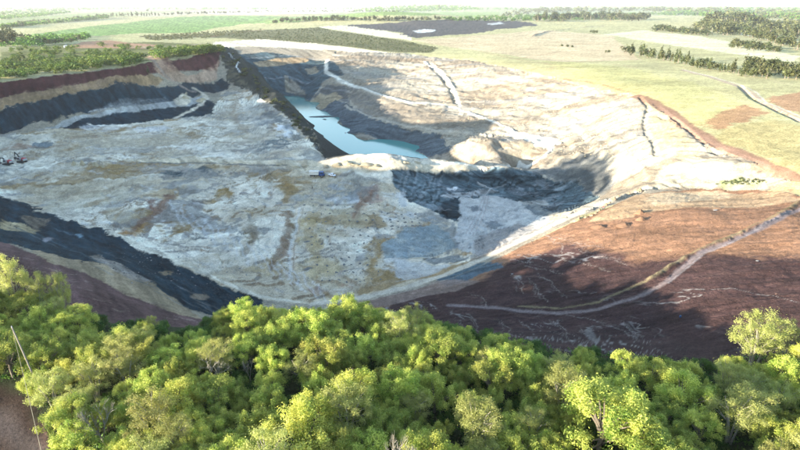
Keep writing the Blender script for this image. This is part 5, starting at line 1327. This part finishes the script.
# drum
r = empty('drum', gp(680, 318), 0, .75); link('shell', MB().tube([(0,0,0),(0,0,.3),(0,0,.32),(0,0,.6),(0,0,.62),(0,0,.9)], [.3,.3,.32,.32,.3,.3], 14).mesh('shell', simple('blue_plastic', (.04, .09, .22), .4), True), r)
link('lid', MB().tube([(0,0,.9),(0,0,.93)], [.27,.26], 14).mesh('lid', M_DK), r); tag(r, 'small blue drum alone on the dark red slope above the wood', 'drum')
# utility pole and its wire by the dirt track
WOOD = simple('weathered_wood', (.15, .13, .10), .9, 0, .2, 4)
gx, gy = at(46, 403); g0 = gz(gx, gy); dep = project(gx, gy, g0)[2]
top = Vector(P(11.8, 327, T=dep + 1.0)); foot = Vector((gx, gy, g0 - .6))
r = empty('utility_pole', foot)
v_ = top - foot
link('shaft', MB().tube([(0,0,0), v_ * .5, v_], [.17,.15,.125], 10).mesh('shaft', WOOD, True), r)
link('insulator', MB().tube([v_, v_ + Vector((0,0,.1)), v_ + Vector((0,0,.22)), v_ + Vector((0,0,.3))], [.04,.09,.07,.04], 8).mesh('insulator', M_GREY, True), r)
link('cap', MB().tube([v_ * .992, v_ * 1.004], [.14,.13], 10).mesh('cap', M_GREY), r)
tag(r, 'pale wooden utility pole leaning above the trees beside the dirt track', 'pole')
end = Vector(P(47, 476, T=40)); far_end = Vector(P(-40, 250, T=190))
pth = []
for i in range(25):
    f = i / 24; p_ = top.lerp(end, f); p_.z -= .25 * math.sin(math.pi * f) * 4 * .25; pth.append(p_)
o = link('overhead_wire', MB().tube(pth, [.024] * 25, 5).mesh('overhead_wire', simple('wire', (.22, .19, .13), .5, .2)))
tag(o, 'thin overhead wire running from the leaning utility pole to the bottom edge', 'wire')
for (px, py, h, lb) in ((315,42,8,'thin utility pole left in the scrub behind the pit'),(354,46.5,7,'thin utility pole standing at the middle of the scrub strip'),(378,51,8,'thin utility pole right of the others, by the end of the scrub')):
    x, y, z = gp(px, py); hm = h * project(x, y, z)[2] / F
    r = empty('utility_pole', (x, y, z)); link('shaft', MB().tube([(0,0,-.5),(0,0,hm)], [.2,.14], 6).mesh('shaft', WOOD), r)
    link('crossarm', MB().box((0,0,hm - .8), (2.2,.15,.18)).mesh('crossarm', WOOD), r); tag(r, lb, 'pole')
# tiny white shed behind the plateau
r = empty('shed', gp(66, 47.5), .3, 1.0)
link('wall', MB().box((0,0,1.4), (5,3.6,2.8)).mesh('wall', M_WH), r); link('roof', MB().prism([(-2.8,2.8),(2.8,2.8),(0,4.0)], -2.0, 2.0).mesh('roof', M_GREY), r)
link('door', MB().box((0,-1.83,1.0), (1,.06,2)).mesh('door', M_DK), r); tag(r, 'tiny white shed among the trees behind the left plateau', 'shed')

def order(group, key, fmt):
    L_ = sorted([o for o in bpy.data.objects if o.get('group') == group], key=key)
    for i, o in enumerate(L_): o['label'] = fmt % ('leftmost' if i == 0 else ('rightmost' if i == len(L_) - 1 else nth(i + 1) + ' from left'))
px_ = lambda o: project(o.location.x, o.location.y, o.location.z)[0]
order('pale heaps on the causeway', px_, 'pale sandy heap on the causeway by the lake, %s')
order('pale heaps near the excavators', px_, 'pale heap on the pit floor right of the excavators, %s')
order('spoil heaps edging the rim track', px_, 'small broken brown heap edging the rim track, %s')
order('bushes along the plateau edge', px_, 'bush along the near edge above the red highwall, %s')
order('scrub bushes on the lake embankment', px_, 'low dark bush on the embankment left of the lake, %s')
# ------------------------------------------------------------------ air
mz = bpy.data.materials.new('haze'); mz.use_nodes = True; N = mz.node_tree.nodes
N.remove(N['Principled BSDF']); pv = N.new('ShaderNodeVolumePrincipled'); pv.inputs['Density'].default_value = HAZE
pv.inputs['Color'].default_value = (.93, .96, 1, 1); pv.inputs['Anisotropy'].default_value = .2
mz.node_tree.links.new(pv.outputs[0], N['Material Output'].inputs['Volume'])
zlo, zhi = float(VZ2.min()) - 1, max(112.0, float(VZ2.max()) + 12)
mb = MB(); mb.box((0, 8500, (zlo + zhi) / 2), (50000, 19000 * 1.1, zhi - zlo))
o = link('haze', mb.mesh('haze', mz)); o['kind'] = 'stuff'
